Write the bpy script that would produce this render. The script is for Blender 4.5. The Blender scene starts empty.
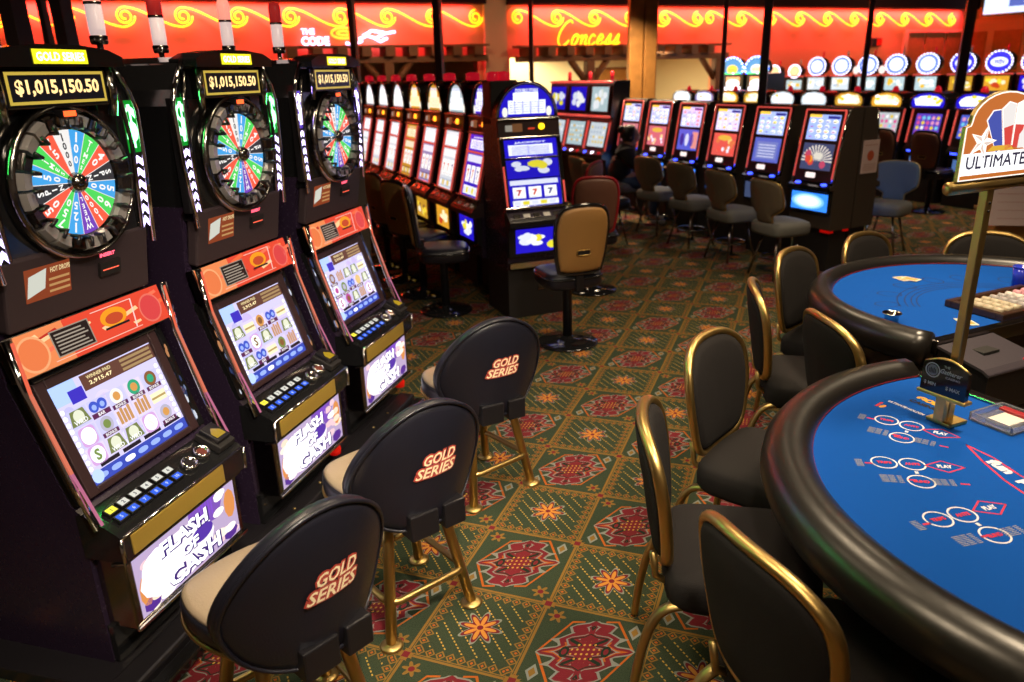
import bpy, bmesh, math, random
from math import sin, cos, pi, sqrt, atan2, radians
from mathutils import Vector, Matrix, Quaternion

# ------------------------------------------------------------------ camera, world, lights
sc = bpy.context.scene
COL = sc.collection
sc.view_settings.view_transform = 'Standard'
sc.view_settings.look = 'None'
sc.view_settings.gamma = 1.0
sc.view_settings.use_curve_mapping = False
sc.view_settings.exposure = 0.0

CAM_H = 2.0
PITCH, ROLL, YAW = 0.33734, -0.02784, 0.35835
def mm(A, B): return [[sum(A[i][k]*B[k][j] for k in range(3)) for j in range(3)] for i in range(3)]
_R = [[1,0,0],[0,-sin(PITCH),-cos(PITCH)],[0,cos(PITCH),-sin(PITCH)]]
_R = mm([[cos(ROLL),-sin(ROLL),0],[sin(ROLL),cos(ROLL),0],[0,0,1]], _R)
_R = mm(_R, [[cos(YAW),sin(YAW),0],[-sin(YAW),cos(YAW),0],[0,0,1]])
cam_d = bpy.data.cameras.new('camera')
cam = bpy.data.objects.new('camera', cam_d); COL.objects.link(cam)
cam.matrix_world = Matrix(((_R[0][0],-_R[1][0],-_R[2][0],0),(_R[0][1],-_R[1][1],-_R[2][1],0),
                           (_R[0][2],-_R[1][2],-_R[2][2],CAM_H),(0,0,0,1)))
cam_d.sensor_width = 36.0
cam_d.lens = 763.2/1024*36.0
cam_d.clip_start = 0.05; cam_d.clip_end = 100
cam_d.dof.use_dof = True
cam_d.dof.focus_distance = 2.75
cam_d.dof.aperture_fstop = 2.6
sc.camera = cam

wld = bpy.data.worlds.new('room_air'); sc.world = wld
wld.use_nodes = True
wld.node_tree.nodes['Background'].inputs[0].default_value = (1.0, 0.62, 0.42, 1)
wld.node_tree.nodes['Background'].inputs[1].default_value = 0.08

def area(name, loc, sx, sy, energy, color, target=None, spread=None):
    l = bpy.data.lights.new(name, 'AREA'); l.shape = 'RECTANGLE'; l.size = sx; l.size_y = sy
    l.energy = energy; l.color = color
    if spread: l.spread = spread
    o = bpy.data.objects.new(name, l); COL.objects.link(o); o.location = loc
    if target is not None:
        o.rotation_euler = (Vector(target)-Vector(loc)).to_track_quat('-Z','Y').to_euler()
    return o
WARM = (1.0, 0.78, 0.52)
for i, (x, y, e) in enumerate([(0.9, 2.6, 36), (0.9, 4.6, 36), (-0.7, 3.4, 17), (-0.7, 5.8, 20), (0.4, 7.2, 10),
                               (-1.0, 1.3, 15), (-3.2, 9.0, 6), (2.4, 8.6, 12), (2.0, 11.6, 22), (-2.2, 2.6, 6), (-2.7, 11.9, 90), (0.3, -0.9, 26), (4.4, 21.5, 200)]):
    area('ceiling_downlight', (x, y, 3.22), 0.35, 0.35, e, WARM, (x, y, 0), radians(120))  # room lights out of view; some added to lift column, right wall, stools
for (x, y), (tx, ty), e in (((0.1, 0.5), (-1.25, 2.0), 16), ((0.9, 1.2), (-2.0, 3.2), 11)):      # unseen spots added to brighten the stool backs and lettering
    area('ceiling_spot', (x, y, 3.25), 0.2, 0.2, e, (1.0, 0.86, 0.68), (tx, ty, 0.8), radians(60))

# building axes stand at 45 degrees to the carpet grid
S2 = sqrt(0.5)
WD = Vector((S2, S2, 0))           # along the back wall, to the right
WN = Vector((S2, -S2, 0))          # out of the back wall, into the room
WALL_D = 15.0
CEIL = 3.70
def wall_pt(s, z, out=0.0):
    p = WD*s - WN*(WALL_D-out); return Vector((p.x, p.y, z))
# red cove light above the neon, and the lit concession room
for s0, s1 in ((-2.2, 6.1), (7.1, 20.2)):
    c = wall_pt((s0+s1)/2, 3.268, 0.16)
    l = area('red_cove_light', c, s1-s0, 0.10, 235*(s1-s0)/8, (1.0, 0.05, 0.075), spread=radians(125))
    zax = (Vector((c.x, c.y, 0))-WN*0.55*3.3+Vector((0,0,0)) - c).normalized()   # light leaves along zax
    xax = WD; zz = -zax; yax = zz.cross(xax).normalized(); xax = yax.cross(zz)
    l.rotation_euler = Matrix((xax, yax, zz)).transposed().to_euler()
for s_ in (0.5, 4.5, 8.5, 12.5, 16.5):
    c = wall_pt(s_, 3.5, 3.2); area('ceiling_wall_washer', c, 0.5, 0.5, 17, (1.0, 0.62, 0.36), wall_pt(s_, 1.9), radians(110))  # unseen lamps added to warm the lower tones of the wall
p = wall_pt(9.3, 2.35, -1.6)
area('concession_light', p, 4.5, 2.0, 330, (1.0, 0.86, 0.55), (p.x, p.y, 0))

# ------------------------------------------------------------------ helpers
def srgb(h, k=1.0):
    if isinstance(h, str):
        h = h.lstrip('#'); c = [int(h[i:i+2], 16)/255 for i in (0, 2, 4)]
    else: c = list(h)
    return tuple((x/12.92 if x <= 0.04045 else ((x+0.055)/1.055)**2.4)*k for x in c)

MATS = {}
def mat(name, color, rough=0.5, metal=0.0, spec=0.5, bump=0.0, scale=60.0, coat=0.0, emit=None, var=0.0, sheen=0.0):
    m = bpy.data.materials.new(name); m.use_nodes = True
    nt = m.node_tree; b = nt.nodes['Principled BSDF']
    b.inputs['Base Color'].default_value = (*color, 1); b.inputs['Roughness'].default_value = rough
    b.inputs['Metallic'].default_value = metal; b.inputs['Specular IOR Level'].default_value = spec
    b.inputs['Coat Weight'].default_value = coat; b.inputs['Coat Roughness'].default_value = 0.08
    if sheen: b.inputs['Sheen Weight'].default_value = sheen
    if emit:
        b.inputs['Emission Color'].default_value = (*emit, 1); b.inputs['Emission Strength'].default_value = 1.0
    tc = nt.nodes.new('ShaderNodeTexCoord')
    nz = nt.nodes.new('ShaderNodeTexNoise'); nz.inputs['Scale'].default_value = scale; nz.inputs['Detail'].default_value = 3
    nt.links.new(tc.outputs['Object'], nz.inputs['Vector'])
    if bump:
        bp = nt.nodes.new('ShaderNodeBump'); bp.inputs['Strength'].default_value = bump; bp.inputs['Distance'].default_value = 0.004
        nt.links.new(nz.outputs['Fac'], bp.inputs['Height']); nt.links.new(bp.outputs['Normal'], b.inputs['Normal'])
    mr = nt.nodes.new('ShaderNodeMapRange')
    mr.inputs['To Min'].default_value = max(0.02, rough-0.06); mr.inputs['To Max'].default_value = min(1, rough+0.06)
    nt.links.new(nz.outputs['Fac'], mr.inputs['Value']); nt.links.new(mr.outputs['Result'], b.inputs['Roughness'])
    if var:
        mx = nt.nodes.new('ShaderNodeMix'); mx.data_type = 'RGBA'
        mx.inputs['A'].default_value = (*[c*(1-var) for c in color], 1); mx.inputs['B'].default_value = (*[min(1, c*(1+var)) for c in color], 1)
        nt.links.new(nz.outputs['Fac'], mx.inputs['Factor']); nt.links.new(mx.outputs['Result'], b.inputs['Base Color'])
    MATS[name] = m; return m

def attr_mat(name, emissive, rough):
    m = bpy.data.materials.new(name); m.use_nodes = True
    nt = m.node_tree; b = nt.nodes['Principled BSDF']
    at = nt.nodes.new('ShaderNodeAttribute'); at.attribute_name = 'Col'
    b.inputs['Roughness'].default_value = rough
    if emissive:
        b.inputs['Base Color'].default_value = (0.01, 0.01, 0.012, 1)
        nt.links.new(at.outputs['Color'], b.inputs['Emission Color']); b.inputs['Emission Strength'].default_value = 1.0
    else:
        nt.links.new(at.outputs['Color'], b.inputs['Base Color'])
    MATS[name] = m; return m
attr_mat('display', True, 0.12)
attr_mat('print', False, 0.35)
attr_mat('felt_print', False, 0.9)

mat('black_gloss', (0.010,0.010,0.011), 0.10, 0, 0.6, coat=0.5)
mat('black_satin', (0.010,0.009,0.011), 0.35)
mat('black_matte', (0.012,0.010,0.010), 0.6)
mat('purple_black', (0.022,0.013,0.030), 0.26)
mat('brown_panel', (0.040,0.026,0.030), 0.5)
mat('bezel_brown', (0.035,0.016,0.018), 0.45)
mat('chrome', (0.75,0.74,0.72), 0.10, 1.0)
mat('dark_chrome', (0.30,0.28,0.26), 0.18, 1.0)
mat('bronze_gloss', (0.46,0.31,0.06), 0.32, 0.35)
mat('brass', (0.62,0.43,0.15), 0.36, 1.0)
mat('gold_leg', (0.50,0.35,0.13), 0.38, 1.0)
mat('gold_trim', (0.62,0.42,0.15), 0.36, 1.0)
mat('ring_metal', (0.58,0.55,0.53), 0.22, 0.6)
mat('cabinet_brown', (0.055,0.042,0.032), 0.4)
mat('black_vinyl', (0.010,0.010,0.017), 0.36, 0, 0.5, bump=0.12, scale=160)
mat('beige_vinyl', (0.36,0.27,0.19), 0.35, 0, 0.5, bump=0.2, scale=160)  # pale reflection on the black seat vinyl, painted in as beige
mat('tan_vinyl', (0.36,0.185,0.055), 0.45, 0, 0.4, bump=0.2, scale=120)
mat('brown_vinyl', (0.15,0.062,0.040), 0.5, bump=0.2, scale=120)
mat('black_fabric', (0.014,0.012,0.012), 0.85, 0, 0.25, bump=0.6, scale=420)
mat('taupe_fabric', (0.16,0.125,0.085), 0.85, 0, 0.2, bump=0.5, scale=300)
mat('grey_fabric', (0.17,0.17,0.16), 0.8, 0, 0.2, bump=0.4, scale=300)
mat('blue_fabric', (0.13,0.19,0.28), 0.8, 0, 0.2, bump=0.4, scale=300)
mat('rail_leather', (0.010,0.0085,0.0075), 0.33, 0, 0.75)
mat('felt', (0.003,0.078,0.40), 0.95, 0, 0.15, bump=0.4, scale=500, var=0.12)
mat('red_edge', (0.32,0.012,0.02), 0.35)
mat('dark_wood', (0.040,0.018,0.010), 0.3)
mat('oak', (0.40,0.17,0.035), 0.5, var=0.35, scale=9)
mat('beam_wood', (0.20,0.075,0.022), 0.6, var=0.3, scale=7)
mat('steel_post', (0.085,0.045,0.045), 0.45)
mat('white_plastic', (0.72,0.70,0.66), 0.35)
mat('clear_plastic', (0.8,0.84,0.95), 0.12)
MATS['clear_plastic'].node_tree.nodes['Principled BSDF'].inputs['Transmission Weight'].default_value = 0.85
mat('cream_plaster', (0.72,0.60,0.36), 0.9)
mat('red_plastic', (0.7,0.02,0.01), 0.25, emit=(0.25,0.0,0.0))
mat('red_lamp', (0.5,0.015,0.02), 0.2, emit=(0.34,0.004,0.012))
mat('red_light_edge', (0.5,0.06,0.05), 0.25, emit=(0.60,0.07,0.055))
mat('lens_white', (0.7,0.66,0.64), 0.2, emit=(0.55,0.40,0.38))
mat('lens_red', (0.5,0.03,0.02), 0.2, emit=(0.20,0.01,0.01))
mat('lens_pink', (0.8,0.4,0.3), 0.2, emit=(0.9,0.30,0.22))
mat('neon_yellow', (0.9,0.6,0.05), 0.3, emit=(2.6,1.6,0.02))
mat('neon_white', (0.9,0.9,1.0), 0.3, emit=(2.5,2.4,4.2))
mat('neon_orange', (0.9,0.4,0.05), 0.3, emit=(3.0,1.0,0.05))
mat('neon_green', (0.1,0.9,0.3), 0.3, emit=(0.35,3.0,0.7))
mat('blue_led', (0.05,0.1,0.9), 0.2, emit=(0.15,0.3,4.5))
mat('white_led', (0.9,0.9,1), 0.2, emit=(2.6,2.5,3.4))
mat('skin', (0.42,0.22,0.14), 0.55)
mat('hair', (0.010,0.006,0.005), 0.45)
mat('dark_cloth', (0.010,0.008,0.010), 0.9)
mat('denim', (0.030,0.055,0.12), 0.85)
mat('shoe_white', (0.6,0.58,0.58), 0.6)
mat('board_white', (0.66,0.50,0.50), 0.6)

def vadd(a, b): return (a[0]+b[0], a[1]+b[1], a[2]+b[2])

class G:
    """collects shapes for one mesh object"""
    POST = None
    def __init__(self):
        self.v = []; self.f = []; self.T = None; self.warp = None
    def pt(self, p):
        p = Vector(p)
        if self.warp: p = Vector(self.warp(p))
        if self.T is not None: p = self.T @ p
        if G.POST is not None: p = G.POST @ p
        return p
    def add(self, verts, faces, m, col=None, smooth=False):
        o = len(self.v)
        self.v += [self.pt(p) for p in verts]
        for f in faces: self.f.append((tuple(i+o for i in f), m, col, smooth))
    def box(self, x0, x1, y0, y1, z0, z1, m, col=None):
        self.add([(x0,y0,z0),(x1,y0,z0),(x1,y1,z0),(x0,y1,z0),(x0,y0,z1),(x1,y0,z1),(x1,y1,z1),(x0,y1,z1)],
                 [(0,3,2,1),(4,5,6,7),(0,1,5,4),(1,2,6,5),(2,3,7,6),(3,0,4,7)], m, col)
    def prism(self, poly, axis, c0, c1, m, col=None, smooth=False, capm=None):
        n = len(poly)
        def mk(p, c):
            if axis == 'x': return (c, p[0], p[1])
            if axis == 'y': return (p[0], c, p[1])
            return (p[0], p[1], c)
        vs = [mk(p, c0) for p in poly]+[mk(p, c1) for p in poly]
        self.add(vs, [tuple(range(n))[::-1], tuple(range(n, 2*n))], capm or m, col)
        self.add(vs, [(i, (i+1) % n, (i+1) % n+n, i+n) for i in range(n)], m, col, smooth)
    def rings(self, rings, m, col=None, smooth=True, cap0=True, cap1=True, closed=False):
        n = len(rings[0]); vs = [p for r in rings for p in r]; fs = []
        R = len(rings)
        for k in range(R if closed else R-1):
            a, b = k*n, ((k+1) % R)*n
            for i in range(n): fs.append((a+i, a+(i+1) % n, b+(i+1) % n, b+i))
        if not closed:
            if cap0: fs.append(tuple(range(n))[::-1])
            if cap1: fs.append(tuple(range((R-1)*n, R*n)))
        self.add(vs, fs, m, col, smooth)
    def tube(self, path, r, m, n=8, closed=False, col=None, flat=None):
        P = [Vector(p) for p in path]; N = len(P); rr = []
        up = None
        for i in range(N):
            if closed: t = (P[(i+1) % N]-P[i-1])
            else: t = (P[min(i+1, N-1)]-P[max(i-1, 0)])
            if t.length < 1e-9: t = Vector((0,0,1))
            t.normalize()
            if up is None:
                up = Vector((0,0,1)) if abs(t.z) < 0.9 else Vector((1,0,0))
            up = (up-t*up.dot(t))
            if up.length < 1e-6: up = t.orthogonal()
            up.normalize(); sd = t.cross(up)
            ri = r[i] if isinstance(r, (list, tuple)) else r
            a, b = (ri, ri) if flat is None else (ri*flat[0], ri*flat[1])
            rr.append([P[i]+up*(a*cos(2*pi*k/n))+sd*(b*sin(2*pi*k/n)) for k in range(n)])
        self.rings(rr, m, col, True, closed=closed)
    def lathe(self, prof, m, c=(0,0,0), n=24, col=None, smooth=True, axis='z', sx=1.0, sy=1.0):
        rr = []
        for r, h in prof:
            ring = []
            for k in range(n):
                a = 2*pi*k/n
                if axis == 'z': q = (c[0]+r*cos(a)*sx, c[1]+r*sin(a)*sy, c[2]+h)
                elif axis == 'y': q = (c[0]+r*cos(a)*sx, c[1]+h, c[2]-r*sin(a)*sy)
                else: q = (c[0]+h, c[1]+r*cos(a), c[2]+r*sin(a))
                ring.append(q)
            rr.append(ring)
        self.rings(rr, m, col, smooth)
    def pad(self, outline, t, m, col=None, prof=None):
        """cushion: closed 2-D outline in xz, thickness t along y (front -y)"""
        cx = sum(p[0] for p in outline)/len(outline); cz = sum(p[1] for p in outline)/len(outline)
        prof = prof or [(0.02,-.54),(0.5,-.53),(0.86,-.48),(0.95,-.38),(1.0,-.15),(1.0,.15),(.95,.38),(.86,.48),(.5,.53),(0.02,.54)]
        rr = [[(cx+(p[0]-cx)*s, t*h, cz+(p[1]-cz)*s) for p in outline] for s, h in prof]
        self.rings(rr, m, col, True)
    # flat artwork in the plane x (right), z (up), facing -y
    def poly(self, pts, col, y=0.0, m='display'):
        self.add([(p[0], y, p[1]) for p in pts], [tuple(range(len(pts)))], m, col)
    def rect(self, x0, x1, z0, z1, col, y=0.0, m='display'):
        self.poly([(x0,z0),(x1,z0),(x1,z1),(x0,z1)], col, y, m)
    def disc(self, cx, cz, r, col, y=0.0, m='display', n=20, rz=None):
        self.poly([(cx+r*cos(2*pi*k/n), cz+(rz or r)*sin(2*pi*k/n)) for k in range(n)], col, y, m)
    def ring2(self, cx, cz, r0, r1, col, y=0.0, m='display', n=28, e=1.0):
        vs = [(cx+r*cos(2*pi*k/n), y, cz+r*e*sin(2*pi*k/n)) for r in (r0, r1) for k in range(n)]
        self.add(vs, [(k, (k+1) % n, (k+1) % n+n, k+n) for k in range(n)], m, col)
    def text(self, s, cx, cz, h, col, y=0.0, m='display', w=None, bold=0.02, shear=0.0, rot=0.0):
        vs, fs, W, Hh = glyphs(s, bold, shear)
        k = h/Hh; kx = k if w is None else w/W
        c, si = cos(rot), sin(rot)
        pv = []
        for x, z in vs:
            a, b = (x-W/2)*kx, (z-Hh/2)*k
            pv.append((cx+a*c-b*si, y, cz+a*si+b*c))
        self.add(pv, fs, m, col)
    def build(self, name, parent=None, bevel=0.0, loc=None):
        me = bpy.data.meshes.new(name)
        me.from_pydata([tuple(p) for p in self.v], [], [f[0] for f in self.f])
        names = []
        for f in self.f:
            if f[1] not in names: names.append(f[1])
        for nm in names: me.materials.append(MATS[nm])
        hascol = any(f[2] is not None for f in self.f)
        if hascol: ca = me.color_attributes.new('Col', 'FLOAT_COLOR', 'CORNER')
        for p, f in zip(me.polygons, self.f):
            p.material_index = names.index(f[1]); p.use_smooth = f[3]
            if f[2] is not None:
                c = (*f[2], 1.0)
                for li in p.loop_indices: ca.data[li].color = c
        o = bpy.data.objects.new(name, me); COL.objects.link(o)
        if parent is not None: o.parent = parent
        if loc is not None: o.location = loc
        if bevel:
            b = o.modifiers.new('bevel', 'BEVEL'); b.width = bevel; b.segments = 2; b.limit_method = 'ANGLE'; b.angle_limit = radians(35)
        return o

_gl = {}
def glyphs(s, bold, shear):
    key = (s, bold, shear)
    if key in _gl: return _gl[key]
    cu = bpy.data.curves.new('t', 'FONT'); cu.body = s; cu.offset = bold; cu.shear = shear; cu.resolution_u = 2; cu.fill_mode = 'FRONT'
    o = bpy.data.objects.new('t', cu); COL.objects.link(o)
    dg = bpy.context.evaluated_depsgraph_get(); dg.update()
    me = bpy.data.meshes.new_from_object(o.evaluated_get(dg))
    vs = [(v.co.x, v.co.y) for v in me.vertices]; fs = [tuple(p.vertices) for p in me.polygons]
    bpy.data.objects.remove(o); bpy.data.curves.remove(cu); bpy.data.meshes.remove(me)
    x0 = min(v[0] for v in vs); x1 = max(v[0] for v in vs); z0 = min(v[1] for v in vs); z1 = max(v[1] for v in vs)
    vs = [(a-x0, b-z0) for a, b in vs]
    # flip so that faces look toward -y
    _gl[key] = (vs, fs, x1-x0, z1-z0)
    return _gl[key]

def tag(o, label=None, cat=None, group=None, kind=None):
    if label: o['label'] = label
    if cat: o['category'] = cat
    if group: o['group'] = group
    if kind: o['kind'] = kind
    return o
def thing(name, label, cat, loc=(0,0,0), rot=0.0, group=None):
    o = bpy.data.objects.new(name, None); COL.objects.link(o)
    o.empty_display_size = 0.1; o.location = loc; o.rotation_euler = (0,0,rot)
    return tag(o, label, cat, group)
def struct(o): o['kind'] = 'structure'; return o
def copy_tree(o, parent=None):
    c = o.copy(); COL.objects.link(c)
    if parent is not None: c.parent = parent
    for ch in list(o.children): copy_tree(ch, c)
    return c
def face_rot(fx, fy): return atan2(fx, -fy)       # a thing whose front is -y turns to look along (fx, fy)
def slant(p0, p1):
    """matrix of a panel whose bottom centre is p0=(y,z) and top centre p1; local x right, y inward, z up the panel"""
    u = Vector((0, p1[0]-p0[0], p1[1]-p0[1])); L = u.length; u.normalize()
    y = Vector((0, u.z, -u.y))
    M = Matrix(((1,0,0,0),(0,y.y,u.y,p0[0]),(0,y.z,u.z,p0[1]),(0,0,0,1)))
    return M, L
def rrect(w, h, r, n=5, cx=0, cz=0):
    pts = []
    for qx, qz, a0 in ((w/2-r, h/2-r, 0), (-w/2+r, h/2-r, pi/2), (-w/2+r, -h/2+r, pi), (w/2-r, -h/2+r, 3*pi/2)):
        for k in range(n+1):
            a = a0+pi/2*k/n; pts.append((cx+qx+r*cos(a), cz+qz+r*sin(a)))
    return pts
def smooth_closed(ctrl, n=6):
    """closed Catmull-Rom through 2-D control points"""
    out = []; N = len(ctrl)
    for i in range(N):
        p0, p1, p2, p3 = ctrl[i-1], ctrl[i], ctrl[(i+1) % N], ctrl[(i+2) % N]
        for k in range(n):
            t = k/n
            out.append(tuple(0.5*((2*p1[j])+(-p0[j]+p2[j])*t+(2*p0[j]-5*p1[j]+4*p2[j]-p3[j])*t*t+(-p0[j]+3*p1[j]-3*p2[j]+p3[j])*t**3) for j in range(len(p1))))
    return out
def smooth_open(ctrl, n=6):
    c = [ctrl[0]]+list(ctrl)+[ctrl[-1]]; out = []
    for i in range(1, len(c)-2):
        p0, p1, p2, p3 = c[i-1], c[i], c[i+1], c[i+2]
        for k in range(n):
            t = k/n
            out.append(tuple(0.5*((2*p1[j])+(-p0[j]+p2[j])*t+(2*p0[j]-5*p1[j]+4*p2[j]-p3[j])*t*t+(-p0[j]+3*p1[j]-3*p2[j]+p3[j])*t**3) for j in range(len(p1))))
    out.append(tuple(ctrl[-1])); return out

# small expression helper for shader maths
class E:
    nt = None
    def __init__(self, s): self.s = s
    @staticmethod
    def op(o, *a):
        n = E.nt.nodes.new('ShaderNodeMath'); n.operation = o
        for i, x in enumerate(a):
            if isinstance(x, E): E.nt.links.new(x.s, n.inputs[i])
            else: n.inputs[i].default_value = x
        return E(n.outputs[0])
    def __add__(s, o): return E.op('ADD', s, o)
    __radd__ = __add__
    def __sub__(s, o): return E.op('SUBTRACT', s, o)
    def __rsub__(s, o): return E.op('SUBTRACT', o, s)
    def __mul__(s, o): return E.op('MULTIPLY', s, o)
    __rmul__ = __mul__
    def __truediv__(s, o): return E.op('DIVIDE', s, o)
    def lt(s, o): return E.op('LESS_THAN', s, o)
    def gt(s, o): return E.op('GREATER_THAN', s, o)
    def abs(s): return E.op('ABSOLUTE', s)
    def fl(s): return E.op('FLOOR', s)
    def fr(s): return E.op('FRACT', s)
    def mx(s, o): return E.op('MAXIMUM', s, o)
    def mn(s, o): return E.op('MINIMUM', s, o)
    def pp(s, o): return E.op('PINGPONG', s, o)
    def md(s, o): return E.op('FLOORED_MODULO', s, o)
def mixc(a, b, f):
    n = E.nt.nodes.new('ShaderNodeMix'); n.data_type = 'RGBA'
    for nm, c in (('A', a), ('B', b)):
        if isinstance(c, tuple): n.inputs[nm].default_value = (*c, 1)
        else: E.nt.links.new(c, n.inputs[nm])
    E.nt.links.new(f.s, n.inputs['Factor'])
    return n.outputs['Result']
# ------------------------------------------------------------------ carpet
def carpet_material():
    m = bpy.data.materials.new('casino_carpet'); m.use_nodes = True; MATS['carpet'] = m
    nt = m.node_tree; E.nt = nt; b = nt.nodes['Principled BSDF']
    tc = nt.nodes.new('ShaderNodeTexCoord'); sp = nt.nodes.new('ShaderNodeSeparateXYZ')
    nt.links.new(tc.outputs['Object'], sp.inputs[0])
    nz = nt.nodes.new('ShaderNodeTexNoise'); nz.inputs['Scale'].default_value = 260; nz.inputs['Detail'].default_value = 2
    nt.links.new(tc.outputs['Object'], nz.inputs['Vector'])
    n0 = E(nz.outputs['Fac'])
    gx = (E(sp.outputs[0])+0.7768)/0.4126; gy = (E(sp.outputs[1])-1.9744)/0.4325
    x = gx.fr()-0.5; y = gy.fr()-0.5
    par = (gx.fl()+gy.fl()).md(2.0)           # 0: medallion, 1: star
    isB = par.gt(0.5); isA = 1.0-isB
    ax, ay = x.abs(), y.abs(); mxy = ax.mx(ay); mny = ax.mn(ay)
    green = srgb('#36412f'); green2 = srgb('#2a3327'); gold = srgb('#80602a'); red = srgb('#6e2028'); grey = srgb('#7c807a'); orange = srgb('#a4561c'); yel = srgb('#b8923e'); dark = srgb('#1d2a1f')
    c = mixc(green, green2, n0.gt(0.55))
    # ---- star cells: diagonal dashes, zigzag border, eight petals
    q = (x+y)*6.5; dash = ((q.fr()-0.5).abs().lt(0.06))*(((x-y)*16.0).fr().lt(0.55))*isB*mxy.lt(0.36)
    c = mixc(c, yel, dash)
    along = mny
    du = ((along*10.0+0.5).fr()-0.5).abs()*0.1; dv = (mxy-0.425).abs(); dd_ = du+dv*0.85
    c = mixc(c, gold, isB*((dd_-0.040).abs().lt(0.0085)))
    c = mixc(c, orange, isB*dd_.lt(0.016))
    c = mixc(c, gold, isB*((mxy-0.474).abs().lt(0.005)))
    r2 = E.op('SQRT', x*x+y*y)
    ang = E.op('ARCTAN2', y, x)
    pet = E.op('COSINE', ang*8.0)
    starB = isB*r2.lt(pet*0.050+0.145)
    c = mixc(c, grey, isB*r2.lt(pet*0.055+0.165))
    c = mixc(c, red, starB)
    c = mixc(c, srgb('#c08034'), isB*r2.lt(pet*0.060+0.100)*r2.gt(0.030))
    c = mixc(c, red, isB*r2.lt(0.03))
    # ---- medallion cells
    X = x/0.42; Y = (y-x*0.30)/0.40
    aX, aY = X.abs(), Y.abs()
    hexd = (aX+aY*0.5).mx(aY)
    tooth = (aY*5.0).pp(1.0); tooth2 = (aX*4.0+0.5).pp(1.0)
    med = aX*0.90+aY*0.60+tooth*0.24-0.10+tooth2*0.12
    inA = isA*hexd.lt(1.0)
    c = mixc(c, orange, isA*((hexd-0.97).abs().lt(0.028))*aX.gt(0.22))
    c = mixc(c, grey, inA*med.lt(0.90))
    c = mixc(c, red, inA*med.lt(0.82))
    c = mixc(c, grey, inA*((med-0.60).abs().lt(0.026))*aX.gt(0.06))
    c = mixc(c, dark, inA*((med-0.49).abs().lt(0.030)))
    c = mixc(c, grey, inA*((med-0.40).abs().lt(0.016))*aX.gt(0.18))
    c = mixc(c, orange, inA*((med-0.66).abs().lt(0.03))*aY.lt(0.3))
    c = mixc(c, dark, inA*(E.op('SQRT', (aX-0.42)*(aX-0.42)*3.0+Y*Y)).lt(0.17))
    c = mixc(c, red, inA*(E.op('SQRT', (aX-0.42)*(aX-0.42)*3.0+Y*Y)).lt(0.09))
    c = mixc(c, yel, inA*(E.op('SQRT', ((aX*9.0).pp(1.0)-0.5)*((aX*9.0).pp(1.0)-0.5)+((aY*7.0).pp(1.0)-0.5)*((aY*7.0).pp(1.0)-0.5))).lt(0.22)*hexd.lt(0.33))
    # small blossoms in the medallion cell corners
    dx = ax-0.37; dy = ay-0.36; rb_ = E.op('SQRT', dx*dx+dy*dy); an2 = E.op('COSINE', E.op('ARCTAN2', dy, dx)*6.0)
    diag = (x*y).lt(0.0)
    c = mixc(c, gold, isA*diag*rb_.lt(an2*0.025+0.065))
    c = mixc(c, red, isA*diag*rb_.lt(0.03))
    c = mixc(c, grey, isA*(1.0-diag)*((dx.abs()+dy.abs()*0.6).lt(0.06)))
    c = mixc(c, gold, isA*(1.0-diag)*((dx.abs()+dy.abs()*0.6).lt(0.035)))
    # seams and crossings
    c = mixc(c, gold, mxy.gt(0.487))
    cx = 0.5-ax; cy = 0.5-ay; cd = cx+cy
    odd = (gx+0.5).fl().md(2.0).gt(0.5)
    chk = ((cx*30.0).fl()+(cy*30.0).fl()).md(2.0).gt(0.5)
    c = mixc(c, gold, cd.lt(0.11)*chk)
    c = mixc(c, red, cd.lt(0.075)*(1.0-chk))
    nt.links.new(c, b.inputs['Base Color'])
    b.inputs['Roughness'].default_value = 0.95; b.inputs['Specular IOR Level'].default_value = 0.15
    bp = nt.nodes.new('ShaderNodeBump'); bp.inputs['Strength'].default_value = 0.6; bp.inputs['Distance'].default_value = 0.006
    nt.links.new(nz.outputs['Fac'], bp.inputs['Height']); nt.links.new(bp.outputs['Normal'], b.inputs['Normal'])
carpet_material()

def plaster(name, color, scale=3.0):
    mat(name, color, 0.85, 0, 0.2, bump=0.15, scale=40, var=0.06)
plaster('terracotta_wall', srgb('#d9926a'))
plaster('pilaster_paint', srgb('#dcb48e'))
plaster('ceiling_paint', (0.030, 0.008, 0.008))
plaster('olive_panel', (0.075, 0.060, 0.045))
plaster('beige_wall', srgb('#d8b690'))
plaster('counter_wood', (0.10, 0.035, 0.015))

# ------------------------------------------------------------------ room shell
g = G(); g.box(-26, 14, -6, 34, -0.1, 0.0, 'carpet'); struct(g.build('floor'))
g = G(); g.box(-26, 14, -6, 34, CEIL, CEIL+0.1, 'ceiling_paint'); struct(g.build('ceiling'))
WT = Matrix(((S2,-S2,0,-WN.x*WALL_D),(S2,S2,0,-WN.y*WALL_D),(0,0,1,0),(0,0,0,1)))   # local x along wall, -y into room
def wg():
    q = G(); q.T = WT; return q
OP = [(2.35, 6.25, 0.0, 2.32), (6.95, 12.2, 0.0, 2.30)]
g = wg()
g.box(-8, 20.9, 0, 0.25, 2.32, CEIL, 'terracotta_wall')
for a, b in ((-8, 2.35), (6.25, 6.95), (12.2, 20.9)): g.box(a, b, 0, 0.25, 0, 2.32, 'terracotta_wall')
struct(g.build('wall_back'))
g = wg(); g.box(6.38, 6.86, -0.10, 0.0, 0, CEIL, 'pilaster_paint'); struct(g.build('trim_1'))
g = wg(); g.box(-8, 6.38, -0.22, 0.0, 3.285, CEIL, 'ceiling_paint'); g.box(6.86, 20.9, -0.22, 0.0, 3.285, CEIL, 'ceiling_paint'); struct(g.build('trim_2'))
g = wg()      # rooms behind the openings
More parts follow.
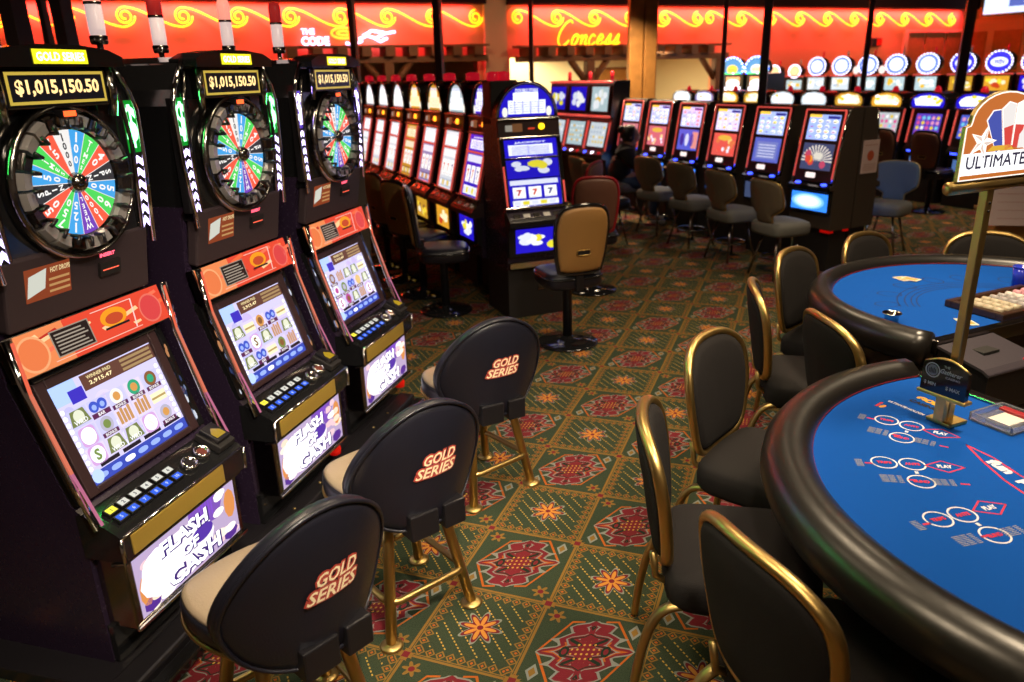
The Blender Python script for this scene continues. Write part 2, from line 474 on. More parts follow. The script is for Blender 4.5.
g.box(1.5, 13.0, 3.3, 3.5, 0, 2.7, 'cream_plaster'); g.box(1.3, 1.5, 0.25, 3.5, 0, 2.7, 'cream_plaster'); g.box(6.5, 6.7, 0.25, 3.3, 0, 2.7, 'cream_plaster')
g.box(12.8, 13.0, 0.25, 3.3, 0, 2.7, 'cream_plaster'); g.box(1.5, 13.0, 0.25, 3.3, 2.7, 2.8, 'cream_plaster')
struct(g.build('wall_concession'))
g = wg(); g.box(1.5, 13, 0.25, 3.3, -0.02, 0.006, 'counter_wood'); struct(g.build('floor_concession'))
g = wg(); g.box(11.0, 11.9, 3.22, 3.3, 0, 2.02, 'oak'); g.box(10.94, 11.0, 3.2, 3.3, 0, 2.08, 'beam_wood'); g.box(11.9, 11.96, 3.2, 3.3, 0, 2.08, 'beam_wood'); g.box(10.94, 11.96, 3.2, 3.3, 2.02, 2.08, 'beam_wood')
struct(g.build('door_1'))
for k, (s0, s1) in enumerate(((2.35, 6.25), (6.95, 12.2))):
    g = wg(); g.box(s0, s1, -0.02, 0.45, 0, 1.22, 'counter_wood'); g.box(s0, s1, -0.12, 0.5, 1.22, 1.28, 'beam_wood'); struct(g.build('trim_%d' % (3+k), bevel=0.01))
# right wall turns toward the room
RT = Matrix(((S2, S2, 0, wall_pt(20.7,0).x),(-S2, S2, 0, wall_pt(20.7,0).y),(0,0,1,0),(0,0,0,1)))  # local x leaves the corner toward the camera side
g = G(); g.T = RT; g.box(0, 14, 0, 0.2, 0, CEIL, 'beige_wall'); struct(g.build('wall_right'))
g = G(); g.T = RT; g.box(0, 14, -0.06, 0, 2.92, 3.0, 'pilaster_paint'); g.box(0, 14, -0.03, 0, 2.80, 2.84, 'pilaster_paint')
for a, b in ((.15,.55),(.75,1.5),(1.7,2.6)): g.box(a, b, -0.02, 0, 1.2, 2.72, 'oak')
struct(g.build('trim_5'))
g = wg()
for a, b in ((18.35, 18.95), (19.05, 19.75), (19.85, 20.6)):
    g.box(a, b, -0.03, 0.0, 1.2, 2.72, 'oak')
g.box(18.2, 20.7, -0.06, 0, 2.72, 2.80, 'pilaster_paint'); g.box(18.2, 18.35, -0.06, 0, 1.2, 2.72, 'pilaster_paint')
struct(g.build('trim_6'))
# far left of the gaming floor, behind the wheel machines: low olive partition
g = G(); g.box(-3.22, -3.12, 1.2, 5.2, 0, 1.93, 'olive_panel'); struct(g.build('wall_partition'))

# timber canopies over the two openings
def canopy(s0, s1, posts, z0, label):
    c = wall_pt((s0+s1)/2, 0, 0.1)
    t = thing('timber_canopy', label, 'wooden canopy', c, pi/4)
    L = (s1-s0)/2
    g = G(); g.box(-L, L, -0.32, -0.14, z0, z0+0.11, 'beam_wood'); g.build('header_beam', t, 0.01)
    g = G(); g.box(-L, L, -0.40, -0.02, z0+0.27, z0+0.31, 'beam_wood'); g.build('roof_board', t, 0.008)
    n = int(2*L/0.44)
    for k in range(n):
        x = -L+0.2+k*0.44
        g = G(); g.box(x-0.05, x+0.13, -0.46, -0.03, z0+0.11, z0+0.27, 'beam_wood'); g.build('rafter_tail', t, 0.01)
    for x in posts:
        x -= (s0+s1)/2
        g = G(); g.box(x-0.09, x+0.09, -0.32, -0.14, 0, z0, 'beam_wood'); g.build('post', t, 0.01)
        for sg in (-1, 1):
            if abs(x+sg*0.5) > L: continue
            g = G(); g.tube([(x+sg*0.06, -0.23, z0-0.42), (x+sg*0.45, -0.23, z0+0.02)], 0.075, 'beam_wood', n=4); g.build('brace', t)
canopy(2.3, 6.3, [2.45, 4.3], 2.24, 'brown timber canopy with rafter ends over the dim opening left of the plaster pilaster')
canopy(6.95, 12.2, [8.62, 11.95], 2.20, 'brown timber canopy with braced posts over the lit concession opening')

# big timber column
t = thing('timber_column', 'thick oak timber column rising in front of the concession neon lettering', 'wooden column', (-2.50, 12.97, 0), radians(20))
for k, (x0, x1) in enumerate(((-0.225, 0.0), (0.012, 0.215))):
    g = G(); g.box(x0, x1, -0.14, 0.14, 0, CEIL, 'oak'); g.build('post', t, 0.02)
g = G(); g.box(-0.21, 0.20, -0.10, 0.10, 0.3, CEIL, 'beam_wood'); g.build('core_board', t)

# slim steel posts
for (x, y, r, lab) in [(-4.68, 3.8, .056, 'dark steel post above the left wheel machine, leftmost post in view'),
                  (-8.67, 7.43, .042, 'thin dark steel post between the two thicker posts above the left wheel machine'),
                  (-5.33, 4.73, .055, 'dark steel post just right of the thin one above the left wheel machine'),
                  (-6.78, 11.34, .05, 'thin dark post standing behind the third wheel machine beside the white neon'),
                  (-5.1, 10.9, .055, 'dark post left of the plaster pilaster, behind the diagonal slot row'),
                  (-4.47, 13.27, .035, 'thin dark post just right of the plaster pilaster'),
                  (-1.37, 14.43, .038, 'thin dark post left of the two green-edged fan signs'),
                  (-0.49, 10.28, .048, 'thick dark post right of the two green-edged fan signs'),
                  (1.04, 16.94, .05, 'thin dark post behind the round-signed slots, below the neon waves'),
                  (2.31, 14.53, .072, 'dark post rising just left of the hanging card-game sign')]:
    g = G()
    g.box(x-r, x+r, y-r, y+r, 0.0, CEIL, 'steel_post')
    g.box(x-r*1.9, x+r*1.9, y-r*1.9, y+r*1.9, 0, 0.012, 'steel_post')
    tag(g.build('steel_post', bevel=0.006), lab, 'post', 'slim dark posts of the gaming hall')

# ------------------------------------------------------------------ neon
def neon_wave(s0, s1, label):
    L = 0.885; R = 0.135; zc = 3.05
    g = wg(); x = s0
    first = True
    while x < s1:
        pts = []
        # spiral from inside out, ending at the top heading right
        T = 1.55
        for k in range(31):
            q = k/30; a = pi/2+2*pi*T*(1-q); r = R*(0.30+0.70*q)
            pts.append((x+r*cos(a), -0.07, zc+r*sin(a)))
        if x+L*0.9 < s1:
            for k in range(1, 13):
                q = k/12; e = q*q*(3-2*q)
                pts.append((x+q*(L-0.02), -0.07, zc+R-e*2*R*1.12))
            a0 = -pi/2
            for k in range(1, 6):
                a = a0+k*pi/10; pts.append((x+L+(R*1.1)*cos(a), -0.07, zc+(R*1.12)*sin(a)))
        g.tube(pts, 0.0125, 'neon_yellow', n=6)
        x += L
    tag(g.build('neon_wave'), label, 'neon light', 'yellow neon wave border along the wall top')
neon_wave(-2.65, 6.2, 'yellow neon wave border on the red wall left of the plaster pilaster')
neon_wave(7.12, 11.6, 'yellow neon wave border above the concession neon lettering')
neon_wave(11.9, 20.4, 'yellow neon wave border over the red wall right of the timber column')

# handwritten concession lettering
strokes = {
 'C': [(.62,.92),(.50,1.02),(.30,.92),(.12,.62),(.08,.28),(.22,.04),(.46,.06),(.62,.24)],
 'o': [(.02,.22),(.10,.42),(.26,.46),(.30,.24),(.18,.05),(.05,.10),(.06,.34),(.22,.44),(.36,.36)],
 'n': [(.0,.36),(.08,.42),(.07,.06),(.12,.30),(.24,.44),(.30,.34),(.28,.08),(.38,.10)],
 'c': [(.30,.38),(.18,.46),(.05,.30),(.07,.08),(.22,.04),(.36,.16)],
 'e': [(.02,.20),(.20,.24),(.28,.38),(.17,.47),(.05,.30),(.08,.08),(.22,.04),(.36,.16)],
 's': [(.0,.10),(.12,.30),(.22,.48),(.24,.26),(.22,.08),(.10,.03),(.04,.10),(.20,.06),(.36,.14)],
}
g = wg(); x = 7.95; sc_ = 0.48
for ch in 'Concess':
    w = .70 if ch == 'C' else .40
    pts = smooth_open([(x+(px+pz*0.28)*sc_, -0.08, 2.50+pz*sc_) for px, pz in strokes[ch]], 5)
    g.tube(pts, 0.015, 'neon_yellow', n=6); x += w*sc_*1.06
tag(g.build('neon_lettering'), 'yellow neon handwriting reading Concess on the red wall', 'neon sign')
# small white neon sign
c = wall_pt(3.55, 2.70, 0.08)
t = thing('neon_sign', 'small white and orange neon sign low on the left red wall', 'neon sign', c, pi/4)
g = G(); g.text('THE', -0.62, 0.10, 0.10, (3,2.8,4.5), -0.02, w=0.24, bold=0.02); g.text('CODE', -0.50, -0.06, 0.15, (3,2.8,4.5), -0.02, w=0.5, bold=0.03)
g.build('lettering', t)
g = G(); g.tube([(0.02+0.22*cos(2*pi*k/20), -0.02, 0.07+0.09*sin(2*pi*k/20)) for k in range(20)], 0.02, 'neon_orange', closed=True, n=6)
g.tube([(0.02+0.12*cos(2*pi*k/14), -0.02, 0.07+0.035*sin(2*pi*k/14)) for k in range(14)], 0.02, 'neon_orange', closed=True, n=6); g.build('oval_tube', t)
g = G()
for pts in ([(.30,-.02,-.03),(.45,-.02,.02),(.62,-.02,-.02),(.80,-.02,.06),(1.0,-.02,.09)], [(.38,-.02,.02),(.55,-.02,.11),(.78,-.02,.08)], [(.05,-.02,-.10),(.2,-.02,-.13),(.36,-.02,-.06)], [(.60,-.02,-.02),(.70,-.02,-.08),(.84,-.02,-.02)]):
    g.tube(pts, 0.022, 'neon_white', n=6)
g.build('tube', t)

# wall screen, exit box
g = G(); g.T = RT; g.box(.38, 2.7, -0.12, 0, 3.10, 3.66, 'black_satin')
tv = g.build('wall_screen', bevel=0.01); tag(tv, 'flat screen high on the beige wall in the top right corner', 'screen')
g = G(); g.T = RT @ Matrix.Translation((1.54, -0.124, 3.38)); g.rect(-1.12,1.12,-.25,.25,(1.0,1.15,1.5)); g.rect(-.45,1.05,-.10,.18,(.12,.18,.6),-.001); g.text('WIN', .1, .03, .14, (1.6,1.6,1.8), -.002); g.build('picture', tv)
g = wg(); g.box(17.0, 17.35, -0.1, -0.002, 2.40, 2.60, 'black_matte'); ex = g.build('alarm_box', bevel=0.01); tag(ex, 'small black and red box on the red wall above the round-signed slots', 'alarm box')
g = wg(); g.box(17.17, 17.34, -0.115, -0.1, 2.42, 2.58, 'red_plastic'); g.build('red_face', ex)
# ------------------------------------------------------------------ tall wheel slot machines
CW, CB, CG, CR, CP, CK = srgb('#e8e4e0'), srgb('#2f9be0'), srgb('#3fcf4e'), srgb('#f0502f'), srgb('#6a2ab0'), srgb('#15101a')
WHEEL = [(CW,'1000',CK),(CB,'100',CW),(CG,'TIMES',CW),(CR,'40',CW),(CK,'SPIN',CW),(CB,'500',CW),(CG,'60',CW),(CR,'1000',CW),
         (CP,'WHEEL',CW),(CB,'125',CW),(CG,'750',CW),(CR,'50',CW),(CK,'SPIN',CW),(CB,'150',CW),(CG,'TIMES',CW),(CR,'75',CW)]
def screen_art(g, w, h, rng, k=1.0):
    """five-reel video screen: x in +-w/2, z in 0..h"""
    lav = srgb('#cfc8ef', 1.1*k)
    g.rect(-w/2, w/2, 0, h, lav)
    y1, y2, y3 = -.0006, -.0012, -.0018
    # soft blotches
    for _ in range(16):
        g.disc(rng.uniform(-w*.44, w*.44), rng.uniform(h*.12, h*.75), rng.uniform(.02,.045), srgb(rng.choice(['#bdb8ee','#d8cdf4','#e2e4fb','#c6b6e6']), 1.1*k), y1*.5)
    g.rect(-w*.5, -w*.27, h*.80, h, srgb('#a9c2ff', 1.2*k), y1); g.rect(-w*.36, -w*.23, h*.77, h*.90, srgb('#3d2fbf', k), y2)
    g.rect(-w*.22, w*.5, h*.83, h*.985, srgb('#6a4235', .9*k), y1)
    for a in range(3): g.rect(w*.16, w*.48, h*(.845+.046*a), h*(.872+.046*a), srgb('#a98a5e', k), y2)
    g.text('WINNER PAID', -w*.05, h*.945, h*.035, srgb('#f2dca0', k), y2); g.text('2,915.47', -w*.05, h*.885, h*.045, srgb('#ffe9b0', 1.2*k), y2, w=w*.22)
    for sx in (-1, 1):
        for i in range(10): g.disc(sx*w*.465, h*(.16+.065*i), w*.018, srgb('#eef0ff', 1.4*k), y1)
    cols = ['#8a5a34','#e8c27a','#4658c8','#f4f2e8','#7b8f4a','#c04a9c','#2fa77a','#b9b4c8','#d99a50','#ffffff']
    for i in range(5):
        for j in range(3):
            g.rect(-w*.36+w*.18*i-w*.083, -w*.36+w*.18*i+w*.083, h*(.25+.195*j)-h*.09, h*(.25+.195*j)+h*.09, srgb(rng.choice(['#cfc4ee','#d9cdf0','#c9c6f0','#e2d4ee']), 1.05*k), y1*.8)
            cx = -w*.36+w*.18*i; cz = h*(.25+.195*j); s = w*.084; kind = rng.randrange(6)
            c1 = srgb(rng.choice(cols), k); c2 = srgb(rng.choice(cols), k)
            if kind == 0:
                g.poly([(cx+s*px, cz+s*pz) for px, pz in rrect(1.7,1.7,.4,3)], srgb('#d7a6e0', k), y1); g.disc(cx, cz, s*.75, srgb('#f1fff6', 1.2*k), y2); g.text('S', cx, cz, s, c1, y3, bold=.04)
            elif kind == 1:
                for q in range(4): g.rect(cx-s*.8+q*s*.42, cx-s*.48+q*s*.42, cz-s*.6, cz+s*(.6+.2*(q % 2)), srgb('#c9935a', k), y1)
            elif kind == 2:
                g.poly([(cx-s,cz-s*.6),(cx+s,cz-s*.6),(cx+s*.7,cz+s*.7),(cx-s*.7,cz+s*.7)], srgb('#77804a', k), y1); g.disc(cx, cz+s*.1, s*.55, srgb('#e6e8cf', k), y2)
                g.text('WILD', cx, cz-s*.35, s*.4, srgb('#ffffff', k), y3)
            elif kind == 3:
                for q in (-.45, .45): g.disc(cx+q*s, cz+s*.2, s*.5, srgb('#3f57c9', k), y1); g.disc(cx+q*s, cz+s*.15, s*.25, srgb('#9fb6ff', k), y2)
                g.rect(cx-s, cx+s, cz-s*.8, cz-s*.35, srgb('#5c2350', k), y2); g.text('BAR', cx, cz-s*.57, s*.3, srgb('#ffffff', k), y3)
            elif kind == 4:
                g.rect(cx-s*.95, cx+s*.95, cz-s*.45, cz+s*.5, srgb('#efe6c0', 1.1*k), y1); g.rect(cx-s*.9, cx+s*.9, cz-s*.1, cz+s*.1, srgb('#b79a5b', k), y2)
            else:
                g.disc(cx, cz+s*.15, s*.7, c2, y1); g.disc(cx, cz+s*.15, s*.4, c1, y2); g.rect(cx-s*.9, cx+s*.9, cz-s*.9, cz-s*.5, srgb('#5c2350', k), y2)
                g.text('BONUS', cx, cz-s*.7, s*.28, srgb('#ffffff', k), y3)
    g.rect(-w*.5, w*.5, 0, h*.115, srgb('#3b4fc0', .9*k), y1)
    for i in range(4): g.rect(-w*.38+w*.22*i, -w*.2+w*.22*i, h*.125, h*.165, srgb('#1c1220', k), y1)
    for i in range(7): g.poly([(-w*.40+i*w*.135+px*w*.055, h*.055+pz*h*.03) for px, pz in rrect(1.8,1.8,.7,3)], srgb('#8fa7f4' if i != 2 else '#ffffff', 1.2*k), y2)
    g.disc(-w*.44, h*.07, w*.05, srgb('#b9d2ff', 1.1*k), y3)

def belly_art(g, w, h, rng, k=1.0):
    y1, y2, y3 = -.0006, -.0012, -.0018
    g.rect(-w/2, w/2, -h/2, h/2, srgb('#c9b2d8', k)); g.poly([(w*.02,h*.5),(w*.40,h*.5),(w*.30,h*.05),(w*.0,h*.12)], srgb('#8456c0', k), -.0003)
    for sx in (-1, 1):
        g.disc(sx*w*.43, h*(.12 if sx > 0 else -.12), w*.06, srgb('#d98b4a', 1.2*k), y1*.55, rz=h*.26, n=9); g.disc(sx*w*.40, -h*.38, w*.08, srgb('#5a2f98', k), y1*.55, rz=h*.12, n=7)
        for i in range(9):
            a = rng.uniform(-.46, .42)*h
            g.disc(sx*w*rng.uniform(.26,.44), a, w*rng.uniform(.04,.075), srgb(rng.choice(['#f6e6d6','#f2d6be','#fff6ee','#e6c0c8']), 1.3*k), y1*(.5+.02*i), rz=h*.07)
    g.disc(-w*.12, -h*.05, w*.36, srgb('#f8eef4', 1.25*k), y1, rz=h*.42, n=14); g.disc(-w*.3, h*.02, w*.16, srgb('#ffffff', 1.6*k), y1*1.1, rz=h*.36, n=12)
    for i in range(5): g.rect(w*(.12+.03*i), w*(.135+.03*i), h*.18, h*.46, srgb('#8c52d8', k), y2)
    g.disc(w*.12, h*.02, w*.11, srgb('#5a35b0', k), y2, rz=h*.13)
    for s, cx, cz, hh, ww in (('FLASH', -.04, .27, .24, .46), ('OF', -.01, -.02, .18, .17), ('CASH', .02, -.30, .27, .52)):
        g.text(s, w*cx+.004, h*cz-.004, h*hh*1.08, srgb('#4a2a8a', .8*k), y2*1.1, w=w*ww*1.04, bold=.10)
        g.text(s, w*cx, h*cz, h*hh, srgb('#ffffff', 2.2*k), y3, w=w*ww, bold=.03)

def wheel_machine(c, label, seed, dollar, group, candles):
    rng = random.Random(seed)
    a = radians(94.5); A = thing('wheel_slot_machine', label, 'slot machine', (c[0], c[1], 0), a, group)
    # cabinet
    g = G()
    prof = [(.12,.055),(.12,.50),(.06,.56),(.075,.63),(.145,.69),(.285,1.10),(.29,1.26),(.27,1.48),(.24,1.52),(.86,1.52),(.86,.055)]
    g.prism(prof, 'x', -.335, .335, 'purple_black')
    cab = g.build('cabinet', A, .008)
    g = G()     # head
    out = [(-.318,1.46),(-.352,1.915),(-.33,1.975),(-.262,2.075),(-.15,2.098),(0,2.105),(.15,2.098),(.262,2.075),(.33,1.975),(.352,1.915),(.318,1.46)]
    g.prism(out, 'y', .215, .80, 'black_gloss')
    head = g.build('head', A, .01)
    for s in (-1, 1):     # chrome edges of the head
        g = G()
        g.tube([(s*.325,.20,1.44),(s*.350,.20,1.70),(s*.357,.20,1.91),(s*.335,.20,1.975),(s*.265,.20,2.078)], .010, 'chrome', n=8)
        g.tube([(s*.215,.175,1.90),(s*.222,.165,1.98),(s*.218,.175,2.06)], .016, 'dark_chrome', n=8)
        g.tube([(s*.283,.205,1.50),(s*.300,.195,1.80),(s*.29,.20,1.93),(s*.255,.20,2.04)], .009, 'dark_chrome', n=8)
        g.build('chrome_edge', head)
    # top visor with the gold tag
    g = G()
    vis = [(-.262,2.055),(.262,2.055),(.262,2.085),(.2,2.108),(.08,2.120),(-.08,2.120),(-.2,2.108),(-.262,2.085)]
    g.prism(vis, 'y', .135, .26, 'black_gloss'); v = g.build('visor', A, .006)
    g = G(); g.rect(-.105,.105,2.064,2.106, srgb('#e8dc20', 1.5), .133); g.text('GOLD SERIES', 0, 2.085, .026, srgb('#fff9c0', 3.0), .132, w=.185, bold=.03)
    g.build('lit_tag', v)
    # jackpot sign
    g = G()
    g.box(-.205,.205,.165,.22,1.935,2.05,'black_gloss'); s_ = g.build('jackpot_sign', A, .006)
    g = G()
    g.rect(-.19,.19,1.948,2.042, srgb('#d8b84a', .9), .164); g.rect(-.180,.180,1.957,2.033, (.004,.004,.006), .1635)
    g.text('$1,015,150.50', 0, 1.995, .050, srgb('#ffd890', 1.6), .1628, w=.325, bold=.035)
    g.build('digits', s_)
    # wheel
    W = (0, 1.70)
    g = G()
    n = 16
    for i, (col, txt, tc) in enumerate(WHEEL):
        am = pi/2-(i-.32)*2*pi/n
        a0, a1 = am+pi/n, am-pi/n
        pts = [(0,1.70)]+[(.168*cos(a0+(a1-a0)*q/4), 1.70+.168*sin(a0+(a1-a0)*q/4)) for q in range(5)]
        g.poly(pts[::-1], tuple(x*1.15+.03 for x in col), .178)
        nn = len(txt); st = .036 if nn <= 3 else .028 if nn == 4 else .0225
        for q, ch in enumerate(txt):
            r = .146-q*st
            hh = min(.034, st*.90)*(r/.146*.45+.55)
            if r > .03: g.text(ch, r*cos(am), 1.70+r*sin(am), hh, tuple(x*1.3 for x in tc), .1772, bold=.03, rot=am-pi/2)
    g2 = g; wh = g.build('prize_wheel', A)
    g = G()
    for i in range(16):
        am = pi/2-(i-.82)*2*pi/n
        g.add([(.0+.02*cos(am)-.0012*sin(am),.1765,1.70+.02*sin(am)+.0012*cos(am)),(.02*cos(am)+.0012*sin(am),.1765,1.70+.02*sin(am)-.0012*cos(am)),(.168*cos(am)+.0012*sin(am),.1765,1.70+.168*sin(am)-.0012*cos(am)),(.168*cos(am)-.0012*sin(am),.1765,1.70+.168*sin(am)+.0012*cos(am))],[(0,1,2,3)],'display',(.9,.85,.8))
    g.build('wheel_divider', wh)
    g = G(); g.lathe([(.005,-.03),(.020,-.028),(.032,-.012),(.034,.004)], 'dark_chrome', (0,.175,1.70), 20, axis='y')
    g.build('hub', wh)
    g = G()     # ring of mirrored blocks around the wheel
    for i in range(22):
        a0 = 2*pi*(i+.08)/22; a1 = 2*pi*(i+.92)/22
        rr = []
        for q in range(4):
            t = a0+(a1-a0)*q/3
            rr.append([(.176*cos(t),.172,1.70+.176*sin(t)),(.182*cos(t),.160,1.70+.182*sin(t)),(.214*cos(t),.155,1.70+.214*sin(t)),(.222*cos(t),.175,1.70+.222*sin(t)),(.222*cos(t),.205,1.70+.222*sin(t)),(.176*cos(t),.205,1.70+.176*sin(t))])
        g.rings(rr, 'ring_metal' if i % 3 else 'dark_chrome', smooth=False)
    g.build('ring_block', A)
    g = G()
    g.lathe([(.228,.01),(.232,-.03),(.238,-.04),(.248,-.02),(.250,.03)], 'dark_chrome', (0,.20,1.70), 48, axis='y')
    for i in range(22):
        t = 2*pi*i/22; g.box(-.006,.006,.13,.165,0,0.02,'black_matte') if False else g.tube([(.176*cos(t),.168,1.70+.176*sin(t)),(.176*cos(t),.135,1.70+.176*sin(t)),(.205*cos(t),.135,1.70+.205*sin(t))], .007, 'black_satin', n=5)
    g.build('wheel_rim', A)
    g = G(); g.box(-.03,.03,.145,.175,1.905,1.928,'black_satin'); g.rect(-.025,.025,1.908,1.925,(2.6,.25,.05),.144); g.build('pointer_lamp', A)
    g = G(); g.poly([(.12,1.50),(.27,1.50),(.27,1.66),(.245,1.60),(.20,1.535)], (.02,.05,.5) if seed == 3 else (.01,.01,.012), .2135, 'print'); g.build('corner_plate', A)
    # light strips
    gc = (0.1,4.2,0.55) if dollar == 'green' else (1.6,0.9,4.6)
    for s in (-1, 1):
        g = G(); g.box(s*.318-.034, s*.318+.034, .20, .235, 1.50, 1.945, 'black_satin'); ls = g.build('light_strip', A, .004)
        g = G(); g.rect(s*.318-.033, s*.318+.033, 1.765, 1.945, (0.0,.30,.02) if dollar == 'green' else (.10,.04,.5), .1995); g.text('$', s*.318, 1.856, .150, (1.3,4.5,1.9) if dollar == 'green' else (3.2,2.9,4.6), .199, w=.058, bold=.03); g.build('dollar_light', ls)
        g = G()
        for i in range(6):
            z = 1.735-i*.043; k = 1.0-.08*i; x = s*(.319-.003*i); h = .027*k
            g.poly([(x-h,z-.024),(x,z-.004),(x+h,z-.024),(x+h,z+.002),(x,z+.020),(x-h,z+.002)], (3.2,2.6,5.0), .1992)
        g.build('arrow_light', ls)
        lp = bpy.data.lights.new('dollar_lamp', 'AREA'); lp.shape = 'RECTANGLE'; lp.size = .05; lp.size_y = .14; lp.energy = 1.3
        lp.color = (.05,1,.15) if dollar == 'green' else (.35,.25,1)
        lo = bpy.data.objects.new('dollar_lamp', lp); COL.objects.link(lo); lo.parent = ls; lo.location = (s*.323,.190,1.862); lo.rotation_euler = (radians(-90),0,0)
    # matte panel under the wheel
    T, L = slant((.245,1.268), (.205,1.50))
    g = G(); g.T = T; g.box(-.312,.312,0,.05,0,L,'brown_panel'); pn = g.build('header_panel', A, .01)
    g = G(); g.T = T @ Matrix.Translation((0,-.001,0))
    g.rect(-.24,-.06,.085,.195, srgb('#b5522c', .55)); g.poly([(-.235,.10),(-.165,.12),(-.155,.185),(-.225,.17)], srgb('#dfe0d2', .9), -.0006)
    g.text('HOT DROPS', -.10, .175, .018, srgb('#f6d9a0', .9), -.0006, w=.08, bold=.03)
    for i in range(3): g.rect(-.148,-.065,.10+.02*i,.108+.02*i, srgb('#e0a868', .7), -.0006)
    g.build('sticker', pn)
    g = G(); g.T = T @ Matrix.Translation((0,-.001,0))
    g.box(.06,.155,-.012,0,.10,.15,'black_matte'); g.rect(.07,.145,.12,.124,(1.6,.2,.1),-.0125); g.text('INSERT', .107, .172, .014, (2.6,.25,.4), -.0006, w=.07, bold=.05); g.build('card_reader', pn)
    # red glass band
    T, L = slant((.205,1.128), (.245,1.265))
    g = G(); g.T = T; g.box(-.347,.347,0,.04,0,L,'dark_chrome'); rb = g.build('red_band', A, .004)
    g = G(); g.T = T @ Matrix.Translation((0,-.001,0))
    g.rect(-.343,.343,.004,L-.004, srgb('#e2472e', 1.15)); g.rect(-.343,-.12,.004,L-.004, srgb('#f08a52', 1.1), -.0002)
    for i in range(14):
        x = rng.uniform(-.30,.30); z = rng.uniform(.02,.11); l = rng.uniform(.03,.09)
        g.poly([(x,z),(x+l,z+l*.18),(x+l*.9,z+l*.3+.004),(x-.01,z+.012)], srgb(rng.choice(['#ff8a4a','#f2663a','#b8281e','#ffc890','#ff7050']), 1.2), -.0003-.00001*i)
    g.disc(-.265,.066,.056, srgb('#f5814a', 1.0), -.0006); g.ring2(-.265,.066,.052,.060, srgb('#ffb27a', 1.0), -.0008)
    g.disc(.268,.066,.052, srgb('#ef4a4a', .9), -.0006); g.ring2(.268,.066,.048,.055, srgb('#ff7a66', .9), -.0008)
    g.rect(-.185,-.02,.025,.115, srgb('#dcc8b0', .5), -.0006); g.rect(-.18,-.025,.029,.111, srgb('#35221e', .5), -.0009)
    for i in range(6): g.rect(-.17,-.035-.01*(i % 3),.036+.012*i,.041+.012*i, srgb('#c9b8a4', .7), -.0012)
    g.disc(.09,.085,.062, srgb('#ffa21e', 1.0), -.0006, rz=.034); g.disc(.09,.080,.042, srgb('#d8502a', .9), -.0009, rz=.02); g.rect(.035,.15,.048,.056, (.01,.008,.008), -.0012)
    g.poly([(.17,.02),(.176,.02),(.195,.125),(.189,.125)], srgb('#ffc8c0', 1.2), -.0006)
    g.rect(-.2,.2,.016,.019, srgb('#ffc8b0', 1.0), -.0006); g.rect(.0,.19,.123,.126, srgb('#ffd0c0', 1.0), -.0006)
    g.build('glass_art', rb)
    # screen
    T, L = slant((.117,.69), (.248,1.092))
    g = G(); g.T = T; z0, z1 = .025, L-.035; w2 = .242
    for x0, x1, a0, a1 in ((-.285,-w2,0,L),(w2,.285,0,L),(-w2,w2,0,z0),(-w2,w2,z1,L)): g.box(x0,x1,-.010,.03,a0,a1,'bezel_brown')
    g.box(-.285,.285,-.022,.03,L,L+.02,'black_gloss')
    bz = g.build('screen_bezel', A, .004)
    g = G(); g.T = T @ Matrix.Translation((0,.002,z0)); screen_art(g, 2*w2, z1-z0, rng, 1.15); g.build('video_screen', bz)
    for s in (-1, 1):
        g = G(); g.T = T
        g.box(min(s*.285,s*.332),max(s*.285,s*.332),.004,.03,.0,L+.03,'black_gloss'); sg_ = g.build('side_glass', A)
        g = G(); g.T = T @ Matrix.Translation((0,.003,0))
        for i in range(11):
            z = rng.uniform(.02,L-.02); x = s*rng.uniform(.292,.315); d_ = rng.uniform(.006,.018)
            g.disc(x, z, d_*.6, srgb(rng.choice(['#31406a','#7f8fb0','#e6ecf6','#26345a','#c98a5a']), .9), 0, rz=d_*1.6, n=7)
        g.build('star_art', sg_)
        # metal wing along the slanted screen, its pinkish sheen painted as glowing strips
        g = G()
        g.tube([(s*.338,.045,.62),(s*.342,.105,.80),(s*.346,.19,1.08),(s*.350,.215,1.27)], .012, 'chrome', n=6, flat=(1.6,.8))
        wing = g.build('side_trim', A)
        g = G()
        g.T = None
        pts = [(.02,.64),(.095,.82),(.182,1.09),(.205,1.26)]
        for q in range(3):
            (ya,za),(yb,zb) = pts[q], pts[q+1]
            g.add([(s*.336,ya,za),(s*.349,ya,za),(s*.349,yb,zb),(s*.336,yb,zb)], [(0,1,2,3)], 'display', srgb(['#c06a8a','#e0765a','#f0684a'][q], 1.0))
        g.build('trim_glow', wing)
    # button deck
    g = G()
    g.prism([(-.035,.495),(-.035,.590),(-.02,.605),(.10,.66),(.13,.66),(.13,.495)], 'x', -.338, .338, 'black_gloss')
    dk = g.build('button_deck', A, .006)
    g = G(); g.box(-.30,.20,-.041,-.034,.508,.585,'bronze_gloss'); g.build('front_plate', dk, .003)
    g = G(); g.tube([(-.338,-.036,.592),(.338,-.036,.592)], .006, 'chrome', n=6); g.tube([(-.34,-.036,.592),(-.34,-.036,.50),(-.34,.02,.485)], .008, 'chrome', n=6); g.tube([(.34,-.036,.592),(.34,-.036,.50),(.34,.02,.485)], .008, 'chrome', n=6); g.build('edge_trim', dk)
    T, L = slant((-.02,.608), (.10,.663))
    for row in range(2):
        for i in range(6):
            g = G(); g.T = T; x = -.295+i*.056; z = .022+row*.042
            g.box(x, x+.046, -.012, 0, z, z+.032, 'black_satin')
            col = srgb('#2f62e8', 1.1) if row == 0 else (srgb('#f4e642', 1.4) if i == 0 else srgb('#e8e6da', 1.0))
            g.rect(x+.005, x+.041, z+.004, z+.028, col, -.0125)
            g.text(str(i+1) if row else '%d' % (i+5), x+.023, z+.016, .014, (.02,.02,.04) if row else (.6,.7,1.2), -.013, bold=.03)
            g.build('button', dk)
